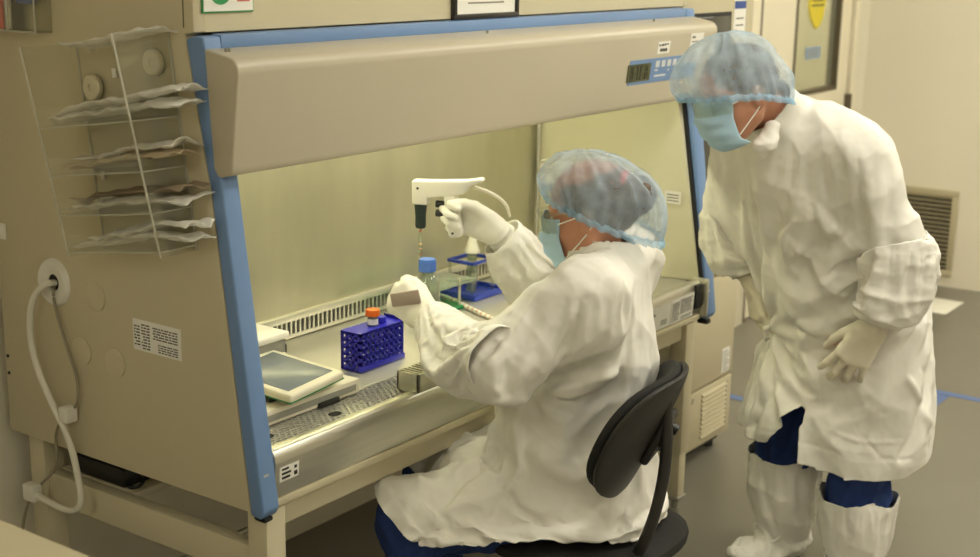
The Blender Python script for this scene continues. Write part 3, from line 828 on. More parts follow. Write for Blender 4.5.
# framed certificate and the sign on the upper front
yu = .2055
fr = thing('framed_certificate', 'white document in a thin black frame above the hood', 'framed document', (.92, yu, 1.55))
fx0, fx1, fz0, fz1 = .790, 1.055, 1.5495, 1.90
f = MB()
for a, b in (((fx0, fz0), (fx1, fz0 + .012)), ((fx0, fz1 - .012), (fx1, fz1)), ((fx0, fz0 + .01), (fx0 + .012, fz1 - .01)), ((fx1 - .012, fz0 + .01), (fx1, fz1 - .01))):
    f.box((a[0], yu - .012, a[1]), (b[0], yu - .0005, b[1]), .002)
f.build('frame', M['frame'], fr)
p = MB().box((fx0 + .01, yu - .006, fz0 + .01), (fx1 - .01, yu - .001, fz1 - .01)).build('document', M['paper'], fr)
rr = random.Random(3); ln = MB()
for i in range(14):
    z = fz0 + .035 + i * .02; a = rr.uniform(.02, .06)
    ln.box((fx0 + .03 + a, yu - .0068, z), (fx1 - .03 - a, yu - .006, z + .004))
ln.build('printed_lines', M['grey'], p)
settle(fr)
sg = thing('wall_sign', 'white sign with a green disc and green border on the cabinet top left', 'sign', (.09, yu, 1.59))
gx0, gx1, gz0, gz1 = .020, .153, 1.587, 1.70
MB().box((gx0, yu - .0045, gz0), (gx1, yu - .0005, gz1), .0015).build('border', M['green'], sg)
MB().box((gx0 + .003, yu - .0054, gz0 + .003), (gx1 - .003, yu - .004, gz1 - .003)).build('plate', M['paper'], sg)
MB().cyl((.066, yu - .0064, 1.631), (.066, yu - .005, 1.631), .029, n=40).build('disc', M['green'], sg)
ln = MB()
for i in range(6): ln.box((.109 + i * .0056, yu - .0060, 1.607), (.1132 + i * .0056, yu - .0052, 1.6155 + (.003 if i == 0 else 0)))
ln.build('sign_lettering', M['red'], sg)
settle(sg)

bn = thing('side_bench', 'pale laminate bench corner in the lower left of the picture', 'bench', (-.9, .1, 0))
MB().box((-1.25, -.62, .822), (-.62, .86, .85), .004).build('bench_top', M['inc'], bn)
MB().box((-1.2, -.57, .74), (-.67, .82, .822), .003).build('apron', M['stand'], bn)
for x in (-1.2, -.715):
    for y in (-.57, .775): MB().box((x, y, 0), (x + .045, y + .045, .75), .004).build('leg', M['stand'], bn)
settle(bn)

# ------------------------------------------------------------------ tall incubator beside the cabinet
IX0, IX1, IY = 1.985, 2.485, .235
ic = thing('incubator', 'tall cream incubator with dark glass door standing right of the safety cabinet', 'incubator', (2.2, .5, 0))
MB().box((IX0, IY + .02, .05), (IX1, .86, 2.02), .008).build('housing', M['inc'], ic)
lo = MB().box((IX0, IY - .004, .055), (IX1, IY + .022, .262), .005).build('lower_panel', M['inc'], ic)
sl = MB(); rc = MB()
for i in range(10):
    z = .085 + i * .0165
    sl.prism([(IY - .012, z + .001), (IY - .004, z + .010), (IY - .002, z + .010), (IY - .002, z)], 'x', 2.255, 2.44)
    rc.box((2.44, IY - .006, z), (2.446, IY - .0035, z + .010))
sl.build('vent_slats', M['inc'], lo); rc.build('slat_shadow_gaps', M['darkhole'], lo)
MB().box((IX0 + .2, IY - .0055, .225), (IX0 + .215, IY - .003, .245)).cyl((2.10, IY - .008, .226), (2.10, IY - .003, .226), .005, n=12).build('latch', M['steel'], lo)
md = MB().box((IX0, IY - .004, .270), (IX1, IY + .022, .640), .005).build('middle_panel', M['inc'], ic)
o = MB().box((2.395, IY - .0056, .285), (2.455, IY - .0035, .37)).build('paper_label', M['paper'], md)
ln = MB()
for i in range(8): ln.box((2.40, IY - .0064, .291 + i * .0095), (2.448 - .012 * (i % 3 == 1), IY - .0054, .295 + i * .0095))
ln.build('printed_lines', M['grey'], md)
up = MB().box((IX0, IY - .004, .652), (IX1, IY + .022, 2.015), .006).build('door', M['inc'], ic)
MB().box((2.0, IY - .0075, .735), (2.315, IY + .0, 1.525), .03, 4).build('door_gasket', M['seal'], up)
MB().box((2.012, IY - .0105, .747), (2.303, IY + .0, 1.513), .028, 4).build('door_glass', M['darkglass'], up)
fl = MB().box((2.335, IY - .0055, 1.44), (2.42, IY - .0035, 1.70)).build('info_label', M['paper'], up)
ln = MB()
for i in range(6): ln.box((2.343, IY - .0064, 1.567 + i * .013), (2.40 - .02 * (i % 2), IY - .0054, 1.570 + i * .013))
for i in range(3): ln.box((2.35, IY - .0064, 1.455 + i * .022), (2.405, IY - .0054, 1.459 + i * .022))
ln.build('printed_lines', M['ink'], up)
MB().box((2.337, IY - .0066, 1.532), (2.418, IY - .0052, 1.556)).build('label_bar', M['inkblue'], up)
MB().box((2.365, IY - .0066, 1.64), (2.375, IY - .0052, 1.672)).box((2.38, IY - .0066, 1.64), (2.388, IY - .0052, 1.66)).box((2.392, IY - .0066, 1.645), (2.40, IY - .0052, 1.675)).build('label_logo', M['inkblue'], up)
ft = MB()
for x in (IX0 + .05, IX1 - .06):
    for y in (IY + .05, .8): ft.cyl((x, y, 0), (x, y, .055), .022)
ft.box((IX0 + .02, IY + .03, .02), (IX1 - .02, .8, .052)).build('base', M['black'], ic)
settle(ic)

# ------------------------------------------------------------------ clear holder with packets on the cabinet side
Th = R(8.0); HC = V((0, .38, 1.32))
def hold(d, u, w):
    """d out from the cabinet side, u to the right along it, w up"""
    c, s = math.cos(Th), math.sin(Th)
    return V((-.0015 - d, HC.y - (u * c - w * s), HC.z + u * s + w * c))
HM = Matrix(((-1, 0, 0, -.0015), (0, -math.cos(Th), math.sin(Th), HC.y), (0, math.sin(Th), math.cos(Th), HC.z), (0, 0, 0, 1)))
fh = thing('file_holder', 'clear acrylic five tier holder fixed to the cabinet side by round magnets', 'holder', (-.05, .38, 1.1))
U0, U1, W0, W1 = -.14, .14, -.205, .215
MB().box((.0, U0, W0), (.003, U1, W1)).xf(HM).build('back_panel', M['clearer'], fh)
dep = lambda w: .092 + (w - W0) * .10
for u in (U0, U1 - .003):
    MB().prism([(0, W0), (dep(W0), W0), (dep(W1), W1), (0, W1)], 'y', 0, .003).xf(HM @ Matrix.Translation((0, u, 0))).build('side_panel', M['clearer'], fh)
TW = [-.195, -.12, -.04, .055]
for i, w in enumerate(TW):
    MB().box((.003, U0 + .003, w), (dep(w), U1 - .003, w + .003)).xf(HM).build('shelf', M['clearer'], fh)
    MB().box((dep(w + .02) - .003, U0 + .003, w), (dep(w + .02), U1 - .003, w + .035)).xf(HM).build('front_lip', M['clearer'], fh)
ed = MB()
for u in (U0 + .0015, U1 - .0015):
    for (a, b_) in (((dep(W0), W0), (dep(W1), W1)), ((.0015, W0), (.0015, W1))):
        ed.tube([(a[0], u, a[1]), (b_[0], u, b_[1])], .0026, 6)
for w in TW: ed.tube([(dep(w), U0, w), (dep(w), U1, w)], .0017, 6).tube([(dep(w), U1, w), (0, U1, w)], .0017, 6)
ed.xf(HM).build('polished_edge', M['edge'], fh)
for (u, w) in ((-.095, .125), (.095, .16)):
    mg = MB().lathe([(.0, .0), (.024, .0), (.026, .003), (.026, .010), (.023, .013), (.008, .013), (.007, .010), (0, .010)], hold(.003, u, w), (-1, 0, 0)).build('magnet', M['magnet'], fh)
for (u, w) in ((-.11, -.06), (-.03, .14)):
    MB().box((.003, u - .006, w), (.005, u + .006, w + .018)).xf(HM).build('sticker', M['white'], fh)
settle(fh)

def packet(name, L, W, T, m, seed, mtx, sag=.02, crump=.006, frill=.0):
    """a thin crumpled film packet, local x along its length, y along its width"""
    nx, ny = 40, 18; rows = []
    g = np.array([[(-L / 2 + L * i / nx, -W / 2 + W * j / ny, 0) for j in range(ny + 1)] for i in range(nx + 1)]).reshape(-1, 3)
    a = noise(g * 26, seed) * crump + noise(g * 60, seed + 1) * crump * .5 - sag * (g[:, 0] / (L / 2)) ** 2
    endw = np.clip((np.abs(g[:, 0]) / (L / 2) - .72) / .28, 0, 1)
    a += endw * frill * noise(g * (5, 45, 1), seed + 3)
    g[:, 0] += endw * np.sign(g[:, 0]) * .012 * noise(g * (1, 30, 1), seed + 4)
    edge = np.minimum((L / 2 - np.abs(g[:, 0])) / (L / 2), (W / 2 - np.abs(g[:, 1])) / (W / 2))
    th = T * np.clip(edge * 6, .08, 1) * (1 + .3 * noise(g * 40, seed + 2))
    top = g + np.stack([0 * a, 0 * a, a + th / 2], 1); bot = g + np.stack([0 * a, 0 * a, a - th / 2], 1)
    v = np.concatenate([top, bot]); off = len(top); q = []
    ix = lambda i, j: i * (ny + 1) + j
    for i in range(nx):
        for j in range(ny):
            q.append((ix(i, j), ix(i + 1, j), ix(i + 1, j + 1), ix(i, j + 1)))
            q.append((off + ix(i, j), off + ix(i, j + 1), off + ix(i + 1, j + 1), off + ix(i + 1, j)))
    for i in range(nx):
        q.append((ix(i, 0), off + ix(i, 0), off + ix(i + 1, 0), ix(i + 1, 0))); q.append((ix(i, ny), ix(i + 1, ny), off + ix(i + 1, ny), off + ix(i, ny)))
    for j in range(ny):
        q.append((ix(0, j), ix(0, j + 1), off + ix(0, j + 1), off + ix(0, j))); q.append((ix(nx, j), off + ix(nx, j), off + ix(nx, j + 1), ix(nx, j + 1)))
    me = np_mesh(name, v, np.array(q)); me.transform(mtx)
    return link(name, me, m, None, True, 180)

PK = [  # tier floor w, u shift, length, width, thickness, material, label, tilt
    (.200, .05, .24, .085, .006, 'pouch', 'flat clear film packet lying over the open top tier of the clear holder', 4, 7),
    (.062, .045, .38, .085, .010, 'pouch', 'lower crinkled clear packet in the second tier of the clear holder', 2, 2),
    (.082, .060, .36, .080, .009, 'pouch', 'crumpled clear packet topmost in the second tier, beside the magnets', 4, 3),
    (-.032, .04, .33, .085, .009, 'pouchbrown', 'tan paper-backed packet in the third tier of the clear holder', 2, 2),
    (-.015, .065, .30, .075, .006, 'pouch', 'pale film packet over the tan one in the third tier', 4, 4),
    (-.112, .04, .34, .085, .008, 'pouch', 'white film packet lying on the fourth tier floor', 2, 2),
    (-.096, .05, .33, .075, .006, 'pouchdark', 'dark brownish packet over the white one in the fourth tier', 3, 3),
    (-.187, .045, .33, .08, .009, 'pouch', 'clear packet at the very bottom of the clear holder', 2, 2),
    (-.168, .07, .30, .075, .008, 'pouch', 'loosely folded clear packet over the lowest one in the holder', 5, 6),
]
for i, (w, u, L, W, T, m, lab, til, sd_) in enumerate(PK):
    cpos = hold(.052, u, w + T * .5 + .012)
    mtx = Matrix.Translation(cpos) @ Matrix(((0, -1, 0, 0), (-math.cos(Th), 0, math.sin(Th), 0), (math.sin(Th), 0, math.cos(Th), 0), (0, 0, 0, 1))) @ Matrix.Rotation(R(-til), 4, 'Y')
    o = packet('sterile_packet', L, W, T, M[m], 11 + 7 * i, mtx, sag=.006, crump=.007, frill=.012)
    tag(o, lab, 'packet', 'packets in the clear holder')

bh = thing('brochure_holder', 'clear acrylic leaflet holder at the top left of the cabinet side', 'holder', (-.03, .7, 1.53))
ba, bb, bz, bt_ = .622, .90, 1.532, 1.72
MB().box((-.004, ba, bz), (-.001, bb, bt_)).build('back_panel', M['clearer'], bh)
MB().box((-.042, ba, bz), (-.039, bb, bz + .17)).build('front_panel', M['clearer'], bh)
MB().box((-.042, ba, bz), (-.001, bb, bz + .003)).build('floor_panel', M['clearer'], bh)
for y in (ba, .712, bb - .003): MB().box((-.042, y, bz), (-.001, y + .003, bz + .17)).build('divider', M['clearer'], bh)
ed = MB()
for y in (ba + .0015, .7135, bb): ed.tube([(-.041, y, bz), (-.041, y, bz + .17)], .0022, 6)
ed.tube([(-.041, ba, bz + .001), (-.041, bb, bz + .001)], .0022, 6).build('polished_edge', M['edge'], bh)
settle(bh)
def leaflet(y0, y1, x, z0, z1, m, lab, lean=.0):
    o = MB().prism([(x, z0), (x + .0022, z0), (x + .0022 + lean, z1), (x + lean, z1)], 'y', y0, y1).build('leaflet', m, None, False)
    return tag(o, lab, 'leaflet', 'leaflets in the top holder')
leaflet(.717, .752, -.030, bz + .004, 1.70, M['paper'], 'white leaflet nearest the divider in the top left holder')
leaflet(.735, .82, -.036, bz + .004, 1.69, M['red'], 'red and white leaflet at the far left of the top holder')
leaflet(.645, .708, -.022, 1.588, 1.72, M['inkblue'], 'blue leaflet standing right of the divider in the top holder')
leaflet(.725, .765, -.018, 1.590, 1.74, M['inkblue'], 'blue leaflet just behind the white leaflet in the top holder')

# ------------------------------------------------------------------ things on the work surface
ZT = .7362
ba_ = thing('laboratory_balance', 'white and grey bench balance with a tilted flat grey pan behind the left blue post', 'balance', (.27, .3, ZT))
MB().box((.085, .185, ZT + .001), (.440, .50, ZT + .034), .004).build('base', M['cream'], ba_)
MB().box((.095, .1835, ZT + .010), (.425, .186, ZT + .024)).build('base_band', M['midgrey'], ba_)
MB().box((.30, .178, ZT + .0), (.365, .2, ZT + .012), .002).build('foot', M['black'], ba_)
PT = Matrix.Translation((.272, .268, ZT + .066)) @ Matrix.Rotation(R(6), 4, 'X') @ Matrix.Rotation(R(7), 4, 'Z')
hd = MB().box((-.098, -.102, -.011), (.098, .102, .010), .007, 3).xf(PT).build('display_housing', M['cream'], ba_)
MB().box((-.0975, -.1015, -.009), (.0975, .1015, -.0055), .001).xf(PT @ Matrix.Diagonal((1.006, 1.006, 1, 1))).build('green_trim', M['greenp'], hd)
MB().box((-.080, -.082, .0095), (.080, .082, .0112), .002).xf(PT).build('screen', M['screen'], hd)
MB().cyl((.262, .285, ZT + .033), (.262, .285, ZT + .060), .05).box((.19, .22, ZT + .033), (.33, .35, ZT + .048), .004).build('support', M['black'], ba_)
rb = MB().box((.135, .365, ZT + .0345), (.395, .485, ZT + .072), .004).build('rear_unit', M['cream'], ba_)
MB().box((.137, .367, ZT + .072), (.393, .483, ZT + .105), .003).build('grey_band', M['midgrey'], rb)
MB().box((.130, .360, ZT + .105), (.400, .490, ZT + .122), .005).build('lid', M['white'], rb)
ln = MB()
for xx, zz in ((.15, .058), (.18, .058), (.24, .058), (.30, .058), (.34, .059), (.19, .046), (.28, .046)): ln.box((xx, .3635, ZT + zz), (xx + .022, .366, ZT + zz + .005))
ln.build('panel_lettering', M['ink'], rb)
MB().box((.3955, .40, ZT + .0345), (.432, .45, ZT + .078), .005).build('connector', M['black'], rb)
settle(ba_)

rk = thing('tube_rack', 'royal blue plastic tube rack with square holes on the work surface', 'tube rack', (.62, .31, ZT))
rx0, rx1, ry0, ry1, rz0, rz1 = .546, .704, .276, .336, ZT + .001, ZT + .098
def grid_panel(mb, axis, fixed, a0, a1, z0, z1, na, nz, t=.0028, rim=.006):
    def bx(p0, p1, q0, q1):
        if axis == 'y': mb.box((p0, fixed - t / 2, q0), (p1, fixed + t / 2, q1))
        elif axis == 'x': mb.box((fixed - t / 2, p0, q0), (fixed + t / 2, p1, q1))
        else: mb.box((p0, q0, fixed - t / 2), (p1, q1, fixed + t / 2))
    for i in range(na + 1):
        c = a0 + rim / 2 + (a1 - a0 - rim) * i / na; bx(c - rim / 2, c + rim / 2, z0, z1)
    for j in range(nz + 1):
        c = z0 + rim / 2 + (z1 - z0 - rim) * j / nz; bx(a0, a1, c - rim / 2, c + rim / 2)
for y in (ry0, ry1):
    m = MB(); grid_panel(m, 'y', y, rx0, rx1, rz0, rz1 - .004, 9, 5, rim=.0075); m.build('long_side', M['rack'], rk)
for x, up_ in ((rx0, -.002), (rx1, .006)):
    m = MB(); grid_panel(m, 'x', x, ry0, ry1, rz0, rz1 + up_, 3, 5, rim=.008); m.build('end_side', M['rack'], rk)
m = MB()
for k_ in range(5):
    cx = rx0 + .0165 + k_ * .0312
    b = bmesh.new(); n = 28; inner = []; outer = []
    for i in range(n):
        a = 2 * math.pi * i / n; ca, sa = math.cos(a), math.sin(a)
        inner.append((cx + .0128 * ca, (ry0 + ry1) / 2 + .0128 * sa)); sc = min(.0156 / max(abs(ca), 1e-4), (ry1 - ry0) / 2 / max(abs(sa), 1e-4)); outer.append((cx + sc * ca, (ry0 + ry1) / 2 + sc * sa))
    for z, up_ in ((rz1 - .005, 0), (rz1 - .002, 1)):
        vi = [b.verts.new((p[0], p[1], z)) for p in inner]; vo = [b.verts.new((p[0], p[1], z)) for p in outer]
        for i in range(n): b.faces.new((vi[i], vi[(i + 1) % n], vo[(i + 1) % n], vo[i]))
    m._merge(b)
    m.lathe([(.0128, -.012), (.0140, -.012), (.0140, 0), (.0128, 0)], (cx, (ry0 + ry1) / 2, rz1 - .002))
m.build('top_plate', M['rack'], rk)
MB().box((rx0, ry0, rz0), (rx1, ry1, rz0 + .003)).box((rx0 - .003, ry0 - .004, rz0), (rx1 + .003, ry0 + .004, rz0 + .014), .002).build('base', M['rack'], rk)
settle(rk)
ct = thing('centrifuge_tube', 'clear tube with an orange screw cap standing in the blue rack', 'tube', (rx0 + .0165 + 2 * .0312, .305, ZT))
tcx = rx0 + .0165 + 2 * .0312
MB().lathe([(0, .0), (.004, .001), (.0125, .018), (.0128, .120), (.0118, .120), (.0115, .02), (0, .006)], (tcx, .305, rz0 + .006)).build('tube_body', M['liquid'], ct)
cp_ = MB().lathe([(.0135, .0), (.0165, .001), (.0168, .014), (.0155, .0165), (0, .0165)], (tcx, .305, rz0 + .118)); 
for i in range(30):
    a = 2 * math.pi * i / 30; cp_.box((tcx + .0163 * math.cos(a) - .0007, .305 + .0163 * math.sin(a) - .0007, rz0 + .119), (tcx + .0163 * math.cos(a) + .0007, .305 + .0163 * math.sin(a) + .0007, rz0 + .131))
cp_.build('screw_cap', M['orange'], ct)
MB().cyl((tcx, .305, rz0 + .098), (tcx, .305, rz0 + .112), .0131, cap=False).build('write_on_patch', M['paper'], ct)
settle(ct)
# second short blue insert by the tube
bi = MB().lathe([(.012, 0), (.0125, .03), (.0105, .032), (0, .032)], (rx0 + .0165 + 3 * .0312, .305, rz1 - .018)).build('capped_vial', M['rack']); tag(bi, 'small blue capped vial seated in the rack beside the orange capped tube', 'vial')

wb = thing('steel_block', 'brushed steel box block standing on the perforated front grille', 'block', (.575, .10, ZT))
MB().box((.508, .072, ZT), (.64, .078, ZT + .046), .001).box((.508, .128, ZT), (.64, .134, ZT + .046), .001).box((.508, .072, ZT), (.514, .134, ZT + .046), .001).box((.634, .072, ZT), (.64, .134, ZT + .046), .001).build('frame', M['steel'], wb)
MB().box((.512, .075, ZT), (.636, .131, ZT + .043)).build('core', M['midgrey'], wb)
m = MB()
for i in range(9):
    m.box((.516 + i * .0135, .0765, ZT + .042), (.522 + i * .0135, .1295, ZT + .0465))
m.build('ribs', M['steel'], wb); settle(wb)

# blue pipette stand
ps = thing('pipette_stand', 'blue plastic stand with square tray and raised ring at the back of the chamber', 'stand', (1.32, .525, ZT))
m = MB().box((1.245, .455, ZT + .001), (1.405, .595, ZT + .007), .004)
for a, b in (((1.245, .455), (1.405, .463)), ((1.245, .587), (1.405, .595)), ((1.245, .462), (1.253, .588)), ((1.397, .462), (1.405, .588))): m.box((a[0], a[1], ZT + .006), (b[0], b[1], ZT + .018), .003)
m.build('tray', M['tray'], ps)
m = MB(); q0, q1, q2, q3, qz = 1.265, 1.375, .478, .572, ZT + .098
for a, b in (((q0, q2), (q1, q2 + .008)), ((q0, q3 - .008), (q1, q3)), ((q0, q2), (q0 + .008, q3)), ((q1 - .008, q2), (q1, q3))): m.box((a[0], a[1], qz), (b[0], b[1], qz + .010), .002)
m.build('ring', M['tray'], ps)
for x in (q0 + .006, q1 - .006):
    for y in (q2 + .006, q3 - .006): MB().cyl((x, y, ZT + .006), (x, y, qz + .002), .0042, n=12).build('post', M['clear'], ps)
settle(ps)
fl = thing('dropper_flask', 'clear cylinder with a white cone top standing in the blue stand', 'flask', (1.32, .525, ZT))
MB().lathe([(0, .0), (.014, .0), (.015, .004), (.015, .11), (.013, .12), (.0115, .12), (.0135, .108), (.0135, .004), (0, .003)], (1.322, .525, ZT + .0075)).build('cylinder', M['liquid'], fl)
MB().lathe([(.022, 0), (.023, .004), (.017, .02), (.010, .045), (.006, .055), (0, .056)], (1.322, .525, ZT + .122)).build('cone_top', M['white'], fl)
settle(fl)
cd_ = MB().prism([(1.342, ZT + .055), (1.372, ZT + .058), (1.374, ZT + .108), (1.344, ZT + .105)], 'y', .468, .4705).build('paper_tag', M['paper'], None, False); tag(cd_, 'white paper tag hanging on the near side of the blue stand', 'tag')
for i in range(3): pass
ln = MB()
for i in range(4): ln.box((1.349, .4672, ZT + .064 + i * .010), (1.366, .4682, ZT + .067 + i * .010))
ln.build('printed_lines', M['ink'], cd_, False)

# green rack with a tinted shelf
gk = thing('test_tube_rack', 'green based rack with a tinted clear shelf and steel posts behind the blue capped bottle', 'tube rack', (1.11, .5, ZT))
MB().box((1.02, .438, ZT + .001), (1.185, .565, ZT + .011), .003).build('base', M['greenp'], gk)
MB().box((1.02, .445, ZT + .068), (1.24, .558, ZT + .074), .002).build('shelf', M['greenglass'], gk)
for x in (1.035, 1.165): MB().cyl((x, .452, ZT + .01), (x, .452, ZT + .085), .0045, n=14).build('post', M['steel'], gk)
MB().cyl((1.10, .55, ZT + .01), (1.10, .55, ZT + .085), .0045, n=14).build('post', M['steel'], gk)
settle(gk)
wp = thing('wrapped_pipette', 'long white pipette with pale pink marks lying on the work surface', 'pipette', (1.2, .42, ZT))
a, b = V((1.235, .575, ZT + .008)), V((1.075, .215, ZT + .008))
MB().tube([a, a.lerp(b, .06), a.lerp(b, .1), a.lerp(b, .93), b], .006, 12, rr=[.003, .004, .0062, .0062, .003]).build('barrel', M['white'], wp)
m = MB()
for t in [.2 + .06 * i for i in range(11)]: m.tube([a.lerp(b, t), a.lerp(b, t + .012)], .0065, 12)
m.build('scale_marks', M['pink'], wp); settle(wp)

# ------------------------------------------------------------------ office chair
oc = thing('office_chair', 'black swivel chair under the seated worker', 'chair', (.72, -.27, 0))
CX, CY, CZ = .72, -.255, .452
m = MB(); b = bmesh.new(); bmesh.ops.create_uvsphere(b, u_segments=40, v_segments=20, radius=1)
for v in b.verts:
    a = math.atan2(v.co.y, v.co.x); rr_ = math.hypot(v.co.x, v.co.y)
    sup = 1.0 / max(1e-6, (abs(math.cos(a)) ** 2.8 + abs(math.sin(a)) ** 2.8) ** (1 / 2.8))
    v.co = V((CX + v.co.x * .22 * sup, CY + v.co.y * .21 * sup, CZ - .032 + .034 * math.copysign(abs(v.co.z) ** .6, v.co.z)))
m._merge(b); m.build('seat', M['chairpad'], oc)
m = MB(); b = bmesh.new(); bmesh.ops.create_uvsphere(b, u_segments=40, v_segments=12, radius=1)
for v in b.verts: v.co = V((CX + v.co.x * .205, CY + v.co.y * .195, CZ - .063 + .018 * v.co.z))
m._merge(b); m.build('seat_shell', M['chair'], oc)
BT = Matrix.Translation((.70, -.415, .705)) @ Matrix.Rotation(R(14), 4, 'Z') @ Matrix.Rotation(R(24), 4, 'X')
def backpad(t, grow=0.0, off=0.0):
    b = bmesh.new(); bmesh.ops.create_uvsphere(b, u_segments=48, v_segments=24, radius=1)
    b.transform(Matrix.Rotation(R(90), 4, 'X'))
    for v in b.verts:
        x, y, z = v.co; a = math.atan2(z, x); n_ = 2.7
        sup = 1.0 / max(1e-6, (abs(math.cos(a)) ** n_ + abs(math.sin(a)) ** n_) ** (1 / n_))
        x *= sup; z *= sup
        hw = (.185 + grow) * (1 - .16 * max(0, z) ** 1.5 - .10 * max(0, -z))
        yy = t * math.copysign(abs(y) ** .55, y) + .055 * x * x + off
        if z < -.6 and abs(x) < .3: yy += 0
        v.co = (x * hw, yy, z * (.150 + grow))
    m = MB(); m._merge(b); return m.xf(BT)
backpad(.020, 0, .012).build('backrest_cushion', M['chairpad'], oc)
backpad(.012, .007, -.006).build('backrest_shell', M['chair'], oc)
bp_ = lambda x, y, z: BT @ V((x, y, z))
m = MB().box((-.045, -.032, -.06), (.045, -.012, .06), .01, 3).xf(BT)
m.build('backrest_bracket', M['chair'], oc)
m = MB().tube([(.680, -.462, .80), (.678, -.466, .74), (.676, -.470, .68), (.668, -.468, .60), (.645, -.455, .50), (.655, -.41, .41), (.69, -.34, .345), (CX, CY, .318)], .013, 12, smooth=2)
m.build('backrest_arm', M['chair'], oc)
m = MB().cyl(bp_(-.015, -.03, .0), bp_(-.015, -.052, .0), .016, n=16).cyl(bp_(.02, -.03, .025), bp_(.02, -.05, .025), .012, n=16).cyl(bp_(.02, -.03, -.025), bp_(.02, -.05, -.025), .012, n=16)
m.build('knob', M['black'], oc)
MB().box((CX - .08, CY - .12, .295), (CX + .08, CY + .10, .335), .012).build('tilt_mechanism', M['black'], oc)
MB().tube([(CX + .06, CY - .02, .31), (CX + .2, CY - .06, .30), (CX + .225, CY - .065, .295)], .006).ball((CX + .23, CY - .066, .294), .012).build('lever', M['black'], oc)
MB().cyl((CX, CY, .10), (CX, CY, .30), .026).cyl((CX, CY, .08), (CX, CY, .18), .036).build('gas_column', M['black'], oc)
for i in range(5):
    a = R(20 + 72 * i); ca, sa = math.cos(a), math.sin(a)
    lg = MB().tube([(CX + .02 * ca, CY + .02 * sa, .105), (CX + .15 * ca, CY + .15 * sa, .095), (CX + .27 * ca, CY + .27 * sa, .075)], .02, 10, rr=[.026, .022, .016]).build('leg', M['chair'], oc)
    cx, cy = CX + .27 * ca, CY + .27 * sa
    MB().cyl((cx - .012 * sa, cy + .012 * ca, .026), (cx + .012 * sa, cy - .012 * ca, .026), .026).cyl((cx, cy, .045), (cx, cy, .08), .008).build('caster', M['black'], lg)
settle(oc)

# ------------------------------------------------------------------ people
def rotm(yaw=0, pitch=0, roll=0):
    """head frame: x forward, y left, z up; pitch > 0 looks down"""
    return np.array(Matrix.Rotation(R(yaw), 3, 'Z') @ Matrix.Rotation(R(pitch), 3, 'Y') @ Matrix.Rotation(R(roll), 3, 'X'))

def head_field(F_, hc, Q, k=.012):
    """skull, jaw, nose, ears, brow; hc = centre of the skull, Q = head frame"""
    T = lambda x, y, z: A3(hc) + Q @ A3((x, y, z))
    F_.ell(T(-.008, 0, .025), (.098, .076, .092), .02, Q)
    F_.ell(T(.028, 0, -.035), (.068, .062, .080), .03, Q)
    F_.cap(T(.060, .018, -.092), T(.060, -.018, -.092), .022, .022, .03)               # chin
    for s in (1, -1):
        F_.cap(T(-.005, s * .055, -.055), T(.055, s * .020, -.092), .018, .018, .03)   # jaw
        F_.ell(T(.052, s * .040, -.030), (.026, .022, .022), .02, Q)                   # cheek
        F_.cap(T(.080, s * .012, .018), T(.066, s * .050, .016), .010, .009, .012)     # brow
        F_.ell(T(.090, s * .031, -.004), (.018, .016, .011), .010, Q, neg=True)        # eye socket
        F_.ell(T(-.012, s * .077, -.010), (.018, .008, .030), .006, Q)                 # ear
        F_.ell(T(-.010, s * .084, -.008), (.009, .005, .017), .004, Q, neg=True)
    F_.cap(T(.088, 0, .004), T(.110, 0, -.032), .009, .012, .012)                      # nose
    for s in (1, -1): F_.ell(T(.098, s * .011, -.036), (.011, .009, .008), .006, Q)
    F_.cap(T(.090, .016, -.062), T(.090, -.016, -.062), .009, .009, .008)              # lips
    F_.cap(T(.086, .014, -.074), T(.086, -.014, -.074), .008, .008, .006)
    return T

def hand_field(F_, wr, Q, curl, spread=8, thumb=(35, 20, 20), rs=1.0, size=1.0):
    """hand frame Q: x along the fingers, y towards the thumb, -z palm side. curl: 4 tuples of joint bends in degrees"""
    Q = A3(Q); T = lambda p: A3(wr) + Q @ (A3(p) * size)
    base = [(.088, .030), (.094, .010), (.089, -.011), (.080, -.030)]
    seg = [(.042, .026, .020), (.047, .030, .021), (.043, .028, .020), (.034, .021, .018)]
    for i in range(4):
        bx, by = base[i]
        F_.cap(T((.005, by * .55, 0)), T((bx, by, .002)), .0155 * rs, .0125 * rs, .016)
    F_.cap(T((.02, .016, -.006)), T((.07, .020, -.006)), .014 * rs, .011 * rs, .014)
    F_.cap(T((.015, -.018, -.008)), T((.065, -.026, -.006)), .013 * rs, .010 * rs, .014)
    for i in range(4):
        bx, by = base[i]; p = A3((bx, by, .002)); ang = 0; sp = R(spread * (1.2, .35, -.45, -1.3)[i])
        d0 = A3((math.cos(sp), math.sin(sp), 0)); r = (.0100, .0102, .0098, .0088)[i] * rs
        for j in range(3):
            ang += curl[i][j]
            d = d0 * math.cos(R(ang)) + A3((0, 0, -1)) * math.sin(R(ang))
            e = p + d * seg[i][j]
            F_.cap(T(p), T(e), r, r * .93, .004 if j == 0 else .003); p = e; r *= .93
    p = A3((.022, .026, -.008)); a0, a1, a2 = thumb
    d = A3((math.cos(R(a0)), math.sin(R(a0)), -.35)); d /= np.linalg.norm(d)
    e = p + d * .042; F_.cap(T(p), T(e), .0165 * rs, .0125 * rs, .012); p = e
    for L, bend, r in ((.032, a1, .0122), (.026, a2, .0110)):
        c, s_ = math.cos(R(bend)), math.sin(R(bend))
        d = A3((d[0] * c + d[1] * s_, -d[0] * s_ + d[1] * c, d[2] - .25 * s_)); d /= np.linalg.norm(d)
        e = p + d * L; F_.cap(T(p), T(e), r * rs, r * .92 * rs, .003); p = e

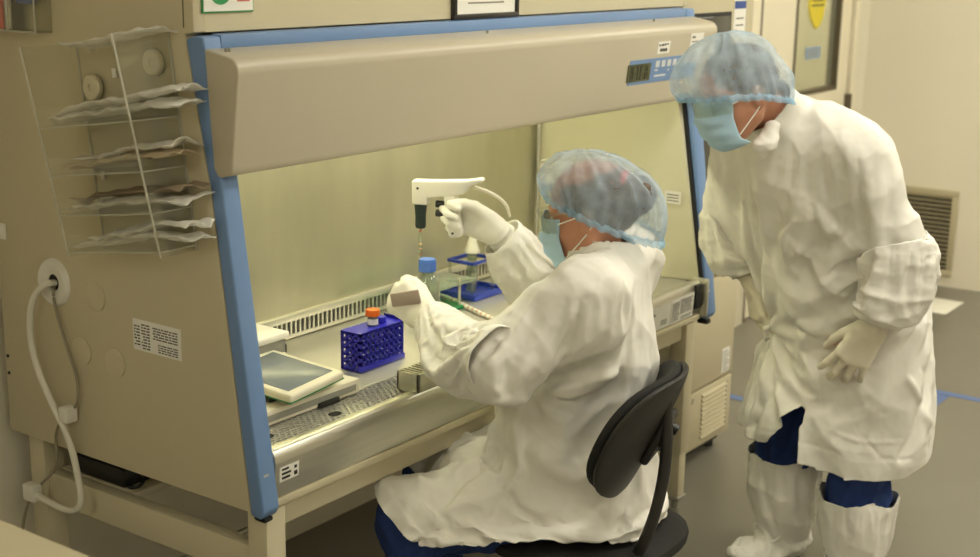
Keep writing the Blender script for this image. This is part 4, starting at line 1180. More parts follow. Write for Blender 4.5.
def frame(x, up):
    """3x3 with first column x and third column as near `up` as possible"""
    x = A3(x); x /= np.linalg.norm(x); up = A3(up); z = up - x * (up @ x); z /= np.linalg.norm(z)
    return np.stack([x, np.cross(z, x), z], 1)

def mirror_frame(Q): Q = Q.copy(); Q[:, 1] *= -1; return Q

def bouffant(name, hc, Q, parent, back=.0, lift=.0, seed=3, front=.125, side=.098, top=.118, rear=.125, tiltdeg=12, band_z=-.005, puff=.012):
    """gathered see-through cap: a pleated dome above a tilted elastic band"""
    nu, nv = 150, 34; vs = []; qs = []
    Q = A3(Q); tl = math.tan(R(tiltdeg))
    for j in range(nv + 1):
        t = j / nv                                     # 0 at the rim, 1 at the crown
        ph = -.42 + (math.pi / 2 + .42) * t
        for i in range(nu):
            a = 2 * math.pi * i / nu; ca, sa = math.cos(a), math.sin(a)
            rx = front if ca > 0 else rear + back * max(0, 1 - abs(t - .45) * 1.6)
            rad = max(0.0, math.cos(ph)) ** .75
            x = rx * ca * rad; y = side * sa * rad
            z = (top if ph > 0 else .085) * math.sin(ph)
            z += (-.055 * max(0, -ca) * (1 - t) + .035 * max(0, ca) * (1 - t)) * (tl / .21)
            z += lift * max(0, -ca) * math.sin(math.pi * min(1, t))
            vs.append((x, y, z))
    g = A3(vs); aa = np.tile(2 * np.pi * np.arange(nu) / nu, nv + 1); tt = np.repeat(np.arange(nv + 1) / nv, nu)
    nr = g / (np.linalg.norm(g, axis=1)[:, None] + 1e-9)
    w = .0042 * np.sin(aa * 30 + 3 * noise(np.stack([np.cos(aa) * 2, np.sin(aa) * 2, tt * 3], 1), seed)) * np.exp(-((tt - .05) / .30) ** 2)
    per = np.stack([np.cos(aa) * 3.2, np.sin(aa) * 3.2, tt * 1.6], 1)
    w += .010 * (.4 - np.abs(noise(per, seed + 1)) * 1.4) * np.sin(np.pi * np.clip(tt, 0, 1)) ** .6
    w += puff * noise(g * 14, seed + 2) * np.clip(tt * 3, 0, 1) * (1 - .5 * tt) + .0025 * noise(g * 55, seed + 4)
    g = g + nr * w[:, None]
    q = [(j * nu + i, j * nu + (i + 1) % nu, (j + 1) * nu + (i + 1) % nu, (j + 1) * nu + i) for j in range(nv) for i in range(nu)]
    P = A3(hc) + (Q @ (g + A3((0, 0, band_z + .03))).T).T
    o = link(name, np_mesh(name, P, np.array(q)), M['cap'], parent, True, 180)
    # gathered elastic band along the rim
    rim = P[:nu] ; up = A3(Q)[:, 2]; cen = rim.mean(0)
    bv = []; nb = 7
    for j in range(nb + 1):
        for i in range(nu):
            p = rim[i]; out = p - cen; out /= np.linalg.norm(out)
            s_ = (j / nb - .35)
            bv.append(p + up * .018 * s_ + out * (.004 * math.cos(s_ * 2.2) + .0018 * math.sin(i * 2 * math.pi / nu * 52 + j * .3) + .002))
    bq = [(j * nu + i, j * nu + (i + 1) % nu, (j + 1) * nu + (i + 1) % nu, (j + 1) * nu + i) for j in range(nb) for i in range(nu)]
    link('elastic_band', np_mesh('elastic_band', np.array(bv), np.array(bq)), M['capband'], o, True, 180)
    return o

def mask_on(hc, Q, parent, ear_y, down=0.0):
    """pleated face mask wrapped round nose, mouth and chin, with ear loops on both sides"""
    Q = A3(Q); nu, nv = 44, 30; vs = []
    for j in range(nv + 1):
        t = j / nv; z = .006 - .134 * t
        for i in range(nu + 1):
            a = (i / nu - .5) * 2; s_ = abs(a)
            ridge = .122 - .038 * (1 - t) ** 3 * 0 - .030 * abs(t - .38) ** 1.4 * 2
            x = ridge * (1 - .50 * s_ ** 2.1) - (.018 if t > .85 else 0) * (t - .85) / .15
            y = .070 * math.sin(a * 1.35) * (1 - .10 * t)
            zz = z + .018 * s_ * (t - .2) * 1.0 + (.010 * (1 - s_ * 2) * (1 - t) if s_ < .5 else 0)
            pl = .0028 * math.sin(t * 2 * math.pi * 3.5) * (1 - s_ ** 4)
            vs.append((x + pl, y, zz))
    g = A3(vs); g[:, 0] += .002 * noise(g * 40, 5)
    q = [(j * (nu + 1) + i, j * (nu + 1) + i + 1, (j + 1) * (nu + 1) + i + 1, (j + 1) * (nu + 1) + i) for j in range(nv) for i in range(nu)]
    P = A3(hc) + (Q @ g.T).T
    o = link('face_mask', np_mesh('face_mask', P, np.array(q)), M['mask'], parent, True, 180)
    md = o.modifiers.new('thick', 'SOLIDIFY'); md.thickness = .002
    T = lambda x, y, z: V(A3(hc) + Q @ A3((x, y, z)))
    for s in (1, -1):
        MB().tube([T(.058, s * .070, -.008), T(.01, s * .081, .004), T(-.02, s * .083, .018), T(-.034, s * .080, .0), T(-.015, s * .082, -.028), T(.054, s * .066, -.086)], .0016, 8, smooth=2).build('ear_loop', M['strap'], o)
    return o

def glove(name, wr, elbow_dir, Q, curl, parent, material, cuff=.085, cuff_r=.040, thumb=(35, 20, 20), spread=8, seed=2, rs=1.06, size=1.0):
    wr = A3(wr); F_ = Field(wr - .25, wr + .25, .0031)
    hand_field(F_, wr, Q, curl, spread, thumb, rs=rs, size=size)
    e = A3(elbow_dir); e /= np.linalg.norm(e)
    F_.cap(wr + A3(Q)[:, 0] * .012, wr + e * .02, .030, .0315, .018, flat=(A3(Q)[:, 2], .82))
    F_.cap(wr + e * .015, wr + e * cuff, .032, cuff_r, .012)
    def ex(v):
        s_ = (v - wr) @ e
        return np.where(s_ > .0, .0016 * np.sin(s_ * 430 + 2 * noise(v * 20, 3)) * np.clip(s_ / .02, 0, 1), 0) + .0012 * (0.4 - np.abs(noise(v * (45, 45, 45), 4)))
    return cloth(F_, name, material, parent, 1, .0006, fine=.0004, seed=seed, extra=ex)

def person(label, O, f, body):
    a = math.atan2(f[1], f[0])
    v, q = body.mesh(); v = relax(v, q, 1)
    o = link('person', np_mesh('person', v, q), M['skin'], None, True, 180)
    o.location = (O[0], O[1], 0); o.rotation_euler = (0, 0, a)
    tag(o, label, 'person'); return o

# ================= the standing worker (frame: x forward, y to the worker's left, z up)
def tube_mask(a, b):                       # weight 1 near the ends of the segment a-b, 0 in between
    a, b = A3(a), A3(b); d = b - a; L = np.linalg.norm(d); d = d / L
    def fn(v):
        t = ((v - a) @ d) / L
        return np.clip(np.maximum(1 - np.abs(t) / .12, 1 - np.abs(t - 1) / .12), 0, 1)
    return fn
def outside(secs):                         # > 0 outside the stacked elliptical sections
    S_ = A3(sorted(secs))
    def fn(v):
        I = [np.interp(v[:, 2], S_[:, 0], S_[:, i]) for i in range(1, 5)]
        return (np.sqrt(((v[:, 0] - I[0]) / I[2]) ** 2 + ((v[:, 1] - I[1]) / I[3]) ** 2) - 1.04) * .2
    return fn
def both(f, g): return lambda v: np.minimum(f(v), g(v))
def beyond(p, d, reach=.13):                          # > 0 past the plane through p facing d
    p, d = A3(p), A3(d) / np.linalg.norm(d); return lambda v: np.minimum((v - p) @ d, reach - np.linalg.norm(v - p, axis=1))

def cover(S, path, rs, parent, seed, h=.0085, shrink=-.11, bend=1.2, ring=.0065):
    P = [A3(p) for p in path]; lo = np.min(P, 0) - .13; hi = np.max(P, 0) + .13
    F_ = Field(lo, hi, h); d0 = P[0] - P[1]; d1 = P[-1] - P[-2]
    F_.chain([P[0] + d0 / np.linalg.norm(d0) * .03] + P[1:-1] + [P[-1] + d1 / np.linalg.norm(d1) * .03], rs, .03)
    tm = tube_mask(P[0], P[-1]); ax_ = P[-1] - P[0]
    return garment(F_, 'sleeve_cover', M['crinkle'], parent, [beyond(P[0], d0), beyond(P[-1], d1)], pin=lambda v: .10 + .8 * tm(v), loose=tm, shrink=shrink, bend=bend, amp=.006, seed=seed, it=1,
                   post=[(ax_, 26, 8, ring), ((.4, .5, .6), 24, 18, .0042), (ax_, 60, 22, .0022)])

mO, mf = (1.70, -.42), (-.93, .37)
mhc = A3((.395, 0, 1.375)); mQ = rotm(-12, 16, 4)
mSL, mEL, mWL = A3((.165, .190, 1.235)), A3((.080, .287, .988)), A3((.116, .246, .795))
mSR, mER, mWR = A3((.20, -.20, 1.20)), A3((.125, -.285, .950)), A3((.105, -.205, .815))
B = Field((-.35, -.48, -.01), (.60, .48, 1.62), .0055)
B.cap((-.12, -.06, .86), (-.12, .06, .86), .115, k=.03).cap((-.12, 0, .88), (.0, 0, 1.04), .125, .115, .03)
B.cap((.0, -.04, 1.04), (.13, -.05, 1.20), .115, .10, .03).cap((.0, .04, 1.04), (.13, .05, 1.20), .115, .10, .03)
B.cap((.18, -.17, 1.22), (.165, .17, 1.24), .05, k=.03).cap((.185, 0, 1.26), (.33, 0, 1.35), .058, .054, .03)
head_field(B, mhc, mQ)
for s, kn, an in ((1, (.0, .125, .46), (-.04, .12, .09)), (-1, (.030, -.115, .46), (.005, -.115, .09))):
    hp_ = (-.11, s * .095, .83)
    B.chain([hp_, kn, an], [.085, .056, .040], .03).cap(an, (an[0] + .02, an[1], .045), .042, .038, .02)
    B.cap((an[0] - .03, an[1], .04), (an[0] + .15, an[1] + .01, .032), .036, .030, .02)
for S_, E_, W_ in ((mSL, mEL, mWL), (mSR, mER, mWR)):
    B.chain([S_, E_, W_], [.052, .040, .027], .02)
qL = frame(A3((.24, -.40, -.88)), (.80, .60, .1))                     # hand hanging over the front of the left thigh
cuL = [(14, 24, 16), (16, 26, 18), (18, 28, 18), (20, 26, 16)]
hand_field(B, mWL, mirror_frame(qL), cuL, 10, (30, 10, 10), rs=.88)
qR = frame(A3((.0, .36, -.93)), (.90, -.35, .0))
cuR = [(18, 22, 14), (20, 24, 14), (22, 26, 14), (24, 24, 14)]
hand_field(B, mWR, qR, cuR, 4, (12, 8, 8), rs=.88)
man = person('standing person in white gown and blue cap bending over with gloved hands on thighs', mO, mf, B)

# gown
G = Field((-.46, -.50, .34), (.50, .50, 1.44), .0105)
msec = [(.34, -.048, -.005, .245, .278), (.45, -.048, -.005, .240, .276), (.62, -.052, -.003, .222, .267), (.76, -.040, .0, .205, .257), (.88, .008, .005, .20, .25), (.98, .065, .0, .195, .235), (1.10, .105, .0, .165, .225), (1.19, .145, 0, .135, .21), (1.25, .165, 0, .11, .18)]
G.zloft(msec, .03)
G.cap((.21, .02, 1.275), mSL + (0, -.01, -.0), .070, .086, .06).cap((.21, -.02, 1.268), mSR + (0, .01, 0), .068, .084, .06)
G.cap((.14, -.10, 1.20), (.14, .10, 1.22), .105, k=.06)
eL2, eR2 = mEL + (mWL - mEL) * .30, mER + (mWR - mER) * .30
ncA, ncB = A3((.20, 0, 1.262)), A3((.308, 0, 1.340))                  # stand collar round the neck
G.cap(ncA, ncB + (ncB - ncA) * .3, .088, .074, .02)
# keep the front clear of the resting hands
hl_ = [(mWL - qL[:, 0] * .0, mWL + qL[:, 0] * .17), (mWR - qR[:, 0] * .0, mWR + qR[:, 0] * .17)]
def clear_hands(X, Y, Z):
    out = None
    for a, b in hl_:
        d = b - a; t = np.clip(((X - a[0]) * d[0] + (Y - a[1]) * d[1] + (Z - a[2]) * d[2]) / (d @ d), 0, 1)
        r = .030 - np.sqrt((X - a[0] - t * d[0]) ** 2 + (Y - a[1] - t * d[1]) ** 2 + (Z - a[2] - t * d[2]) ** 2)
        r = np.where(Z < .81, r, -1); out = r if out is None else np.maximum(out, r)
    return out
G.cut(clear_hands, .03)
G.chain([mSL, mEL, eL2], [.090, .072, .060], .025).chain([mSR, mER, eR2], [.086, .068, .058], .025)
def hem(v): return .405 + .085 * np.clip((-v[:, 0] - .02) / .28, 0, 1) + .012 * np.sin(v[:, 1] * 14 + 1) - v[:, 2]
def slit(v):                                                          # the front falls open below the last fastening
    t = np.clip((.575 - v[:, 2]) / .17, 0, 1.2)
    return np.minimum(np.minimum(np.minimum(v[:, 1] - (.080 - .120 * t), (.088 + .004 * t) - v[:, 1]), v[:, 0] - .02), .575 - v[:, 2])
fr_ = lambda z: float(np.interp(z, [.36, .62, .76, .88, .98, 1.10, 1.19, 1.26], [.175, .15, .15, .208, .26, .27, .28, .275]))
pk = [(fr_(1.26), -.01, 1.26), (fr_(1.1), -.02, 1.10), (fr_(.98), -.02, .98), (fr_(.85), .0, .85), (fr_(.70), .045, .70), (.17, .083, .58)]
pre = [
    ([(.20, .14, 1.17), (.25, .06, 1.05), (.27, -.02, .97)], .026, -.022), ([(.13, .22, 1.10), (.22, .13, .98), (.25, .04, .90)], .024, -.026),
    ([(.07, .25, 1.03), (.19, .17, .92), (.24, .06, .86)], .022, -.026), ([(.04, .26, .96), (.17, .18, .86), (.22, .07, .79)], .022, -.022),
    ([(.08, .24, 1.0), (.21, .13, .89), (.25, .0, .82)], .024, .018), ([(.22, .13, 1.13), (.26, .04, 1.01)], .022, .016),
    ([(.0, .26, .88), (.14, .19, .80), (.2, .08, .74)], .024, .020), ([(.20, -.06, 1.16), (.26, -.07, 1.0), (.25, -.09, .86)], .02, -.014),
    ([(.25, .08, 1.23), (.24, .12, 1.14), (.20, .17, 1.08)], .016, -.018), ([(.12, .23, 1.19), (.12, .24, 1.10), (.09, .25, 1.02)], .018, -.020),
    ([(.02, .27, .70), (-.10, .27, .52), (-.16, .27, .42)], .02, .016), ([(-.03, .27, .74), (-.16, .25, .56), (-.22, .23, .45)], .02, -.016), ([(.16, -.12, .66), (.19, -.04, .55), (.17, -.10, .44)], .02, -.016),
]
post = [
    ([(p[0], p[1] + .022, p[2]) for p in pk], .005, -.0025), ([(p[0], p[1] - .024, p[2]) for p in pk], .005, -.004), (pk, .017, .007),
    ([(.13, .16, .62), (.10, .21, .50), (.02, .27, .40)], .005, -.005), ([(.16, .12, .50), (.09, .22, .47), (-.02, .27, .47)], .005, .005), ([(.15, .14, .44), (.06, .25, .43), (-.05, .28, .42)], .005, -.004),
    ([(-.02, .27, .72), (-.03, .28, .55), (-.06, .29, .42)], .006, .006), ([(-.04, .27, .72), (-.05, .28, .55), (-.08, .29, .42)], .008, -.005), ([(.17, .10, .62), (.17, .11, .50), (.15, .13, .40)], .005, -.004),
    ((.3, -.5, -.6), 8, 3, .015), ((.35, -.75, -.45), 9, 3, .014, (.2, .05, 1.0), .22), ((.4, .7, .2), 26, 12, .004), ((.2, -.8, -.6), 15, 4, .020, (.16, .12, .90), .17), (mEL - mSL, 18, 5, .013, mEL - (0, 0, -.06), .14), (mER - mSR, 18, 5, .013, mER - (0, 0, -.05), .14), ((.7, .1, .5), 13, 6, .010), ((.1, .6, .3), 10, 4, .016, (.15, .12, .5), .22),
] + [(p, w * .5, d * .65) for p, w, d in pre]
def hemband(v):
    z = hem(v)
    return -.002 * np.exp(-((z + .028) / .004) ** 2)
wpin = lambda v: np.clip(.14 + .9 * np.clip((v[:, 2] - 1.225) / .04, 0, 1), 0, .95)
garment(G, 'gown', M['gown'], man, [hem, slit, beyond(ncB, ncB - ncA), both(beyond(eL2, mWL - mEL), outside(msec)), both(beyond(eR2, mWR - mER), outside(msec))], pin=wpin, loose=lambda v: np.clip((v[:, 2] - 1.21) / .04, 0, 1), shrink=-.045, bend=4.0, pre=pre, post=post, amp=.005, seed=21, extra=hemband)
dL = mWL - mEL; dR = mWR - mER
cover(None, [mEL + (mSL - mEL) * .18, mEL + dL * .15, mEL + dL * .50, mEL + dL * .90], [.090, .096, .082, .050], man, 31)
cover(None, [mER + (mSR - mER) * .30, mER + (mSR - mER) * .05, mER + dR * .35, mER + dR * .84], [.078, .084, .072, .046], man, 37)
for s, kn, an, zt in ((1, (.0, .125, .47), (-.035, .12, .09), .255), (-1, (.030, -.115, .47), (.010, -.115, .09), .30)):
    kn, an = A3(kn), A3(an); F_ = Field((-.28, min(s * .30, 0), .12), (.24, max(s * .30, 0), .90), .010)
    m0 = kn + (an - kn) * (kn[2] - zt - .002) / (kn[2] - an[2])
    F_.chain([(-.09, s * .100, .84), kn, m0 + (0, 0, .10), m0 + (0, 0, .04), m0 + (0, 0, .0), m0 + (0, 0, -.06)], [.098, .084, .084, .084, .070, .066], .03)
    zb_ = float(m0[2]) - .035
    garment(F_, 'trouser_leg', M['navy'], man, [lambda v: v[:, 2] - .76, lambda v, z_=zb_: z_ - v[:, 2]], pin=lambda v, z_=zb_: .10 + .85 * np.clip(np.maximum((v[:, 2] - .70) / .05, (z_ + .02 - v[:, 2]) / .02), 0, 1), shrink=-.08, bend=2, amp=.006, seed=51 + s, post=[((0, .3, 1), 16, 7, .007), ((.3, .5, .5), 24, 14, .003)], thick=.003)
    F_ = Field((-.22, min(0, s * .30), -.03), (.30, max(0, s * .30), .40), .009)
    top = kn + (an - kn) * (kn[2] - zt) / (kn[2] - an[2]); tz = float(top[2])
    F_.chain([top + (0, 0, .09), top, top * .6 + an * .4, an + (.0, 0, .03)], [.102, .100, .094, .070], .03)
    F_.cap(an + (-.03, 0, -.02), an + (.03, 0, -.03), .058, .056, .03).cap(an + (.0, 0, -.035), an + (.165, s * .01, -.045), .055, .046, .03)
    garment(F_, 'boot_cover', M['crinkle'], man, [lambda v, z_=tz: v[:, 2] - z_ - .020 - .012 * np.sin(v[:, 0] * 30) * np.cos(v[:, 1] * 26), lambda v: .004 - v[:, 2]],
            pin=lambda v, z_=tz: .10 + .85 * np.clip(np.maximum((v[:, 2] - z_ + .02) / .03, (.05 - v[:, 2]) / .03), 0, 1), loose=lambda v: np.clip((.06 - v[:, 2]) / .03, 0, 1), shrink=-.12, bend=1.0, amp=.007, seed=61 + s,
            pre=[([an + (-.06, 0, -.0), an + (.0, s * .07, .0), an + (.06, 0, .0), an + (0, -s * .07, 0), an + (-.06, 0, 0)], .014, -.010)],
            post=[((0, .2, 1), 18, 8, .007), ((.5, .5, .6), 24, 18, .004), ([top + (.09, -.05, -.02), top + (.08, .02, -.09), top + (.06, .07, -.02)], .007, .007)])
    MB().ring(an + (.055, 0, .012), (1.0, 0, .75), .052, .0032, sx=1.0, sy=.95).build('ankle_elastic', M['strap'], man)
# head gear
def hairline(hc, Q, slope, drop, face):
    def fn(X, Y, Z):
        u = (X - hc[0]) * Q[0, 0] + (Y - hc[1]) * Q[1, 0] + (Z - hc[2]) * Q[2, 0]; w_ = (X - hc[0]) * Q[0, 2] + (Y - hc[1]) * Q[1, 2] + (Z - hc[2]) * Q[2, 2]
        return np.maximum(-w_ - drop + slope * u, u - face)
    return fn
H_ = Field(mhc - .17, mhc + .17, .004)
H_.ell(mhc + mQ @ A3((-.012, 0, .028)), (.101, .080, .092), 0, mQ)
H_.cut(hairline(mhc, mQ, .35, .002, .075))
cloth(H_, 'hair', M['hairgr'], man, 1, .002, seed=71)
bouffant('bouffant_cap', mhc, mQ, man, back=.005, seed=5, front=.158, side=.108, top=.126, rear=.138, tiltdeg=12, band_z=-.004, puff=.014)
mask_on(mhc, mQ, man, .08)
def eyewear(hc, Q, parent):
    T_ = lambda x, y, z: V(A3(hc) + Q @ A3((x, y, z)))
    for s in (1, -1): MB().ball(T_(.076, s * .031, -.003), .0125).build('eye', M['eye'], parent)
    gl = MB(); b = bmesh.new(); rows = []
    for j in range(2): rows.append([b.verts.new(T_(.122 - .062 * (abs(u) ** 2.2), .078 * u, .022 - .050 * j)) for u in [-1 + 2 * i / 24 for i in range(25)]])
    for i in range(24): b.faces.new((rows[0][i], rows[0][i + 1], rows[1][i + 1], rows[1][i]))
    bmesh.ops.solidify(b, geom=b.faces[:], thickness=.002); gl._merge(b)
    go = gl.build('safety_glasses', M['clear'], parent)
    for s in (1, -1): MB().tube([T_(.060, s * .078, .016), T_(.02, s * .083, .014), T_(-.03, s * .080, .006)], .0022, 8).build('temple_arm', M['clear'], go)
eyewear(mhc, mQ, man)
glove('glove', mWL, mEL - mWL, mirror_frame(qL), cuL, man, M['glove'], .075, .046, (30, 10, 10), 11, 41, 1.12, 1.15)
glove('glove', mWR, mER - mWR, qR, cuR, man, M['glove'], .085, .043, (12, 8, 8), 4, 43, 1.08, 1.10)
# loose gathered tie under the chin
F_ = Field((.20, -.05, 1.14), (.46, .18, 1.36), .004)
F_.chain([(.33, .062, 1.295), (.345, .064, 1.262), (.352, .050, 1.225)], [.014, .024, .012], .02).chain([(.33, .062, 1.285), (.368, .056, 1.25)], [.014, .016], .02)
cloth(F_, 'collar_tie', M['crinkle'], man, 1, .006, folds=[((0, .3, 1), 40, 12, .010)], fine=.002, seed=81)

# ================= the seated worker
wO, wf = (.78, -.25), (-.4, .92)
whc = A3((.042, 0, 1.150)); wQ = rotm(-8, 10, 0)
wSL, wEL, wWL = A3((.02, .175, 1.0)), A3((.190, .272, .888)), A3((.395, .085, .905))
wSR, wER, wWR = A3((-.01, -.17, 1.01)), A3((.165, -.265, .91)), A3((.300, -.180, 1.062))
B = Field((-.22, -.38, -.01), (.62, .42, 1.32), .0055)
B.cap((-.01, -.06, .495), (-.01, .06, .495), .088, k=.03).cap((-.01, 0, .52), (.03, 0, .72), .12, .105, .03)
B.cap((.03, -.04, .72), (.02, -.05, .92), .10, .09, .03).cap((.03, .04, .72), (.02, .05, .92), .10, .09, .03)
B.cap(wSL - (0, .02, 0), wSR + (0, .02, 0), .045, k=.03).cap((-.01, 0, .99), (.028, 0, 1.09), .050, .047, .03)
head_field(B, whc, wQ)
legs = ((1, (.02, .10, .47), (.405, .21, .475), (.36, .205, .09)), (-1, (.02, -.10, .47), (.43, -.12, .475), (.42, -.12, .09)))
for s, hp_, kn, an in legs:
    B.chain([hp_, kn, an], [.064, .052, .036], .03).cap((an[0] - .03, an[1], .04), (an[0] + .14, an[1], .03), .034, .028, .02)
for S_, E_, W_ in ((wSL, wEL, wWL), (wSR, wER, wWR)): B.chain([S_, E_, W_], [.046, .036, .025], .02)
qwL = mirror_frame(frame((.80, -.22, .50), (-.05, .96, .26)))
cwL = [(62, 66, 38), (66, 68, 40), (70, 68, 40), (72, 66, 40)]
qwR = frame((.94, .02, .34), (.05, -1, .10))
cwR = [(38, 78, 50), (44, 82, 52), (50, 84, 52), (54, 84, 52)]
hand_field(B, wWL, qwL, cwL, 2, (24, 25, 15), rs=.85); hand_field(B, wWR, qwR, cwR, 3, (24, 25, 20), rs=.85)
woman = person('seated person in white gown and blue cap holding a pipette gun inside the cabinet', wO, wf, B)

G = Field((-.24, -.42, .38), (.54, .42, 1.16), .0100)
wsec = [(.40, .0, 0, .15, .20), (.52, .01, 0, .155, .205), (.62, .055, .0, .185, .20), (.72, .07, .0, .185, .19), (.84, .045, 0, .155, .195), (.94, .025, 0, .13, .19), (1.01, .01, 0, .10, .16)]
G.zloft(wsec, .03)
G.cap((.0, .03, 1.025), wSL + (0, -.01, -.005), .058, .080, .05).cap((.0, -.03, 1.025), wSR + (0, .01, -.005), .058, .078, .05)
eL2, eR2 = wEL + (wWL - wEL) * .35, wER + (wWR - wER) * .25
G.chain([wSL, wEL, eL2], [.094, .074, .062], .04).chain([wSR, wER, eR2], [.09, .070, .060], .04)
for s, hp_, kn, an in legs:
    k_ = A3(kn)
    G.chain([A3(hp_) + (0, 0, .02), (A3(hp_) + k_) / 2 + (.02, 0, .030), k_ + (.0, 0, .0), k_ + (.06, 0, -.02)], [.105, .105, .094, .09], .05)
    G.chain([A3((.0, s * .12, .45)), A3((.16, s * .165, .445)), k_ + (-.05, s * .010, -.04)], [.095, .095, .085], .05)
G.cap((.12, -.03, .55), (.36, .02, .49), .075, .06, .08).cap((.05, .0, .60), (.30, .03, .52), .11, .07, .10)
wnA, wnB = A3((-.015, 0, 1.02)), A3((.028, 0, 1.088))
G.cap(wnA, wnB + (wnB - wnA) * .3, .078, .064, .02)
hp = lambda v: (v[:, 0] - v[:, 2] + .108 + .02 * np.sin(v[:, 1] * 22) - .10 * np.clip((.09 - v[:, 1]) * 4, 0, 1)) * .707
bot = lambda v: .474 + .014 * np.sin(v[:, 0] * 14 + .6) - v[:, 2]
pre = [
    ([(-.06, .17, .74), (.06, .20, .70), (.16, .18, .72)], .022, -.022), ([(-.09, .13, .67), (.02, .20, .64), (.12, .20, .66)], .020, .016), ([(-.05, .18, .80), (.04, .20, .77), (.10, .19, .78)], .018, -.016),
    ([(-.07, .17, .86), (.02, .21, .82), (.08, .2, .80)], .020, .014), ([(.245, .12, .63), (.19, .19, .57), (.15, .22, .53), (.05, .22, .47)], .016, -.024), ([(.25, .13, .60), (.20, .20, .54), (.10, .225, .485), (.03, .225, .455)], .018, .018),
    ([(.30, .20, .61), (.31, .26, .55), (.28, .285, .49)], .018, -.014), ([(.38, .20, .58), (.35, .26, .53), (.30, .285, .47)], .016, .014), ([(.255, .0, .76), (.262, .05, .70), (.25, .1, .63)], .02, .012),
    ([(.10, .34, .98), (.16, .36, .92), (.17, .35, .85)], .016, -.016), ([(.03, .33, .92), (.10, .36, .86), (.17, .34, .80)], .018, .014), ([(.00, .29, .95), (.07, .34, .89), (.13, .35, .83)], .016, -.016), ([(.06, .30, 1.04), (.13, .35, .97), (.20, .355, .93)], .018, .012),
]
post = [
    ([(-.01, .13, 1.05), (-.015, .175, 1.01), (.0, .215, .95), (.03, .235, .88), (.04, .225, .82)], .0055, .0075), ([(.005, .13, 1.06), (.005, .19, 1.01), (.02, .235, .94), (.05, .25, .87)], .005, -.003),
    ([(.14, .21, .62), (.10, .22, .55), (.16, .235, .50)], .007, -.005), ([(.42, .24, .55), (.36, .285, .50), (.31, .29, .44)], .010, -.006),
    ((.5, .3, -.6), 9, 4, .013), ((.4, .7, .2), 26, 12, .004), ((.3, .2, .9), 16, 6, .017, (.02, .17, .70), .15), (wEL - wSL, 17, 5, .014, wEL - (.02, 0, .02), .13), (wER - wSR, 16, 5, .012, wER, .12), ((.6, .4, .3), 13, 6, .014, (.3, .25, .52), .16), ((.2, .6, .4), 15, 8, .008),
] + [(p, w * .5, d * .65) for p, w, d in pre]
def whem(v): return -.002 * np.exp(-((hp(v) + .022) / .004) ** 2)
garment(G, 'gown', M['gown'], woman, [hp, bot, beyond(wnB + (0, 0, .018), (-.16, 0, 1)), both(beyond(eL2, wWL - wEL), outside(wsec)), both(beyond(eR2, wWR - wER), outside(wsec))], pin=lambda v: np.clip(.16 + .9 * np.clip((v[:, 2] - 1.015) / .03, 0, 1) + .3 * np.clip((.50 - v[:, 2]) / .05, 0, 1), 0, .95), loose=lambda v: np.clip((v[:, 2] - 1.0) / .03, 0, 1), shrink=-.045, bend=3.5, pre=pre, post=post, amp=.004, seed=121, extra=whem)
dL = wWL - wEL; dR = wWR - wER
cover(None, [wEL - dL * .06 + (.0, .006, 0), wEL + dL * .30, wEL + dL * .62 + (0, 0, -.008), wEL + dL * .94], [.080, .082, .068, .042], woman, 131, h=.008)
cover(None, [wER + dR * .02 + (0, 0, .01), wER + dR * .30, wER + dR * .62, wER + dR * .88], [.076, .080, .068, .044], woman, 137, h=.008)
for s, hp_, kn, an in legs:
    kn, an = A3(kn), A3(an); F_ = Field((-.2, min(0, s * .32), .06), (.56, max(0, s * .32), .60), .009)
    F_.chain([A3(hp_) + (-.03, 0, .0), A3(hp_) + (.06, 0, .0), kn, kn * .5 + an * .5, an + (0, 0, .03)], [.074, .078, .064, .062, .066], .03)
    garment(F_, 'trouser_leg', M['navy'], woman, [lambda v: -.09 - v[:, 0], lambda v: .14 - v[:, 2]], pin=lambda v: .2 + .7 * np.clip((.17 - v[:, 2]) / .03, 0, 1), shrink=-.05, bend=2, amp=.004, seed=151 + s, post=[((0, .3, 1), 16, 7, .006)], thick=.003)
    F_ = Field((.2, min(0, s * .32), -.03), (.66, max(0, s * .32), .26), .009)
    F_.cap(an + (0, 0, -.03), an + (0, 0, .14), .058, .080, .02).cap(an + (-.03, 0, -.04), an + (.16, 0, -.05), .052, .040, .03)
    garment(F_, 'boot_cover', M['crinkle'], woman, [lambda v: v[:, 2] - .19, lambda v: .004 - v[:, 2]], sim=False, amp=.006, seed=155 + s, post=[((0, .2, 1), 18, 8, .007), ((.5, .5, .6), 24, 18, .004)])
drape([man, woman], 20)

H_ = Field(whc - .22, whc + .2, .004)
H_.ell(whc + wQ @ A3((-.012, 0, .024)), (.101, .080, .090), 0, wQ)
H_.cut(hairline(whc, wQ, .5, .005, .078))
bun = whc + wQ @ A3((-.108, 0, .028))
H_.ell(bun, (.042, .046, .044), .02)
cloth(H_, 'hair', M['hairdk'], woman, 1, .002, folds=[((.9, 0, -.3), 3, 30, .003)], seed=171)
MB().ring(bun + wQ @ A3((.028, 0, .006)), tuple(wQ @ A3((1, 0, .1))), .040, .012).build('hair_tie', M['tie'], woman)
bouffant('bouffant_cap', whc, wQ, woman, back=.030, seed=15, front=.106, side=.094, top=.100, rear=.146, tiltdeg=18, band_z=.008, puff=.009)
mask_on(whc, wQ, woman, .08)
eyewear(whc, wQ, woman)
glove('glove', wWL, wEL - wWL, qwL, cwL, woman, M['gloveR'], .06, .040, (24, 25, 15), 2, 141, 1.06)
glove('glove', wWR, wER - wWR, qwR, cwR, woman, M['gloveR'], .06, .042, (24, 25, 20), 3, 143, 1.06)

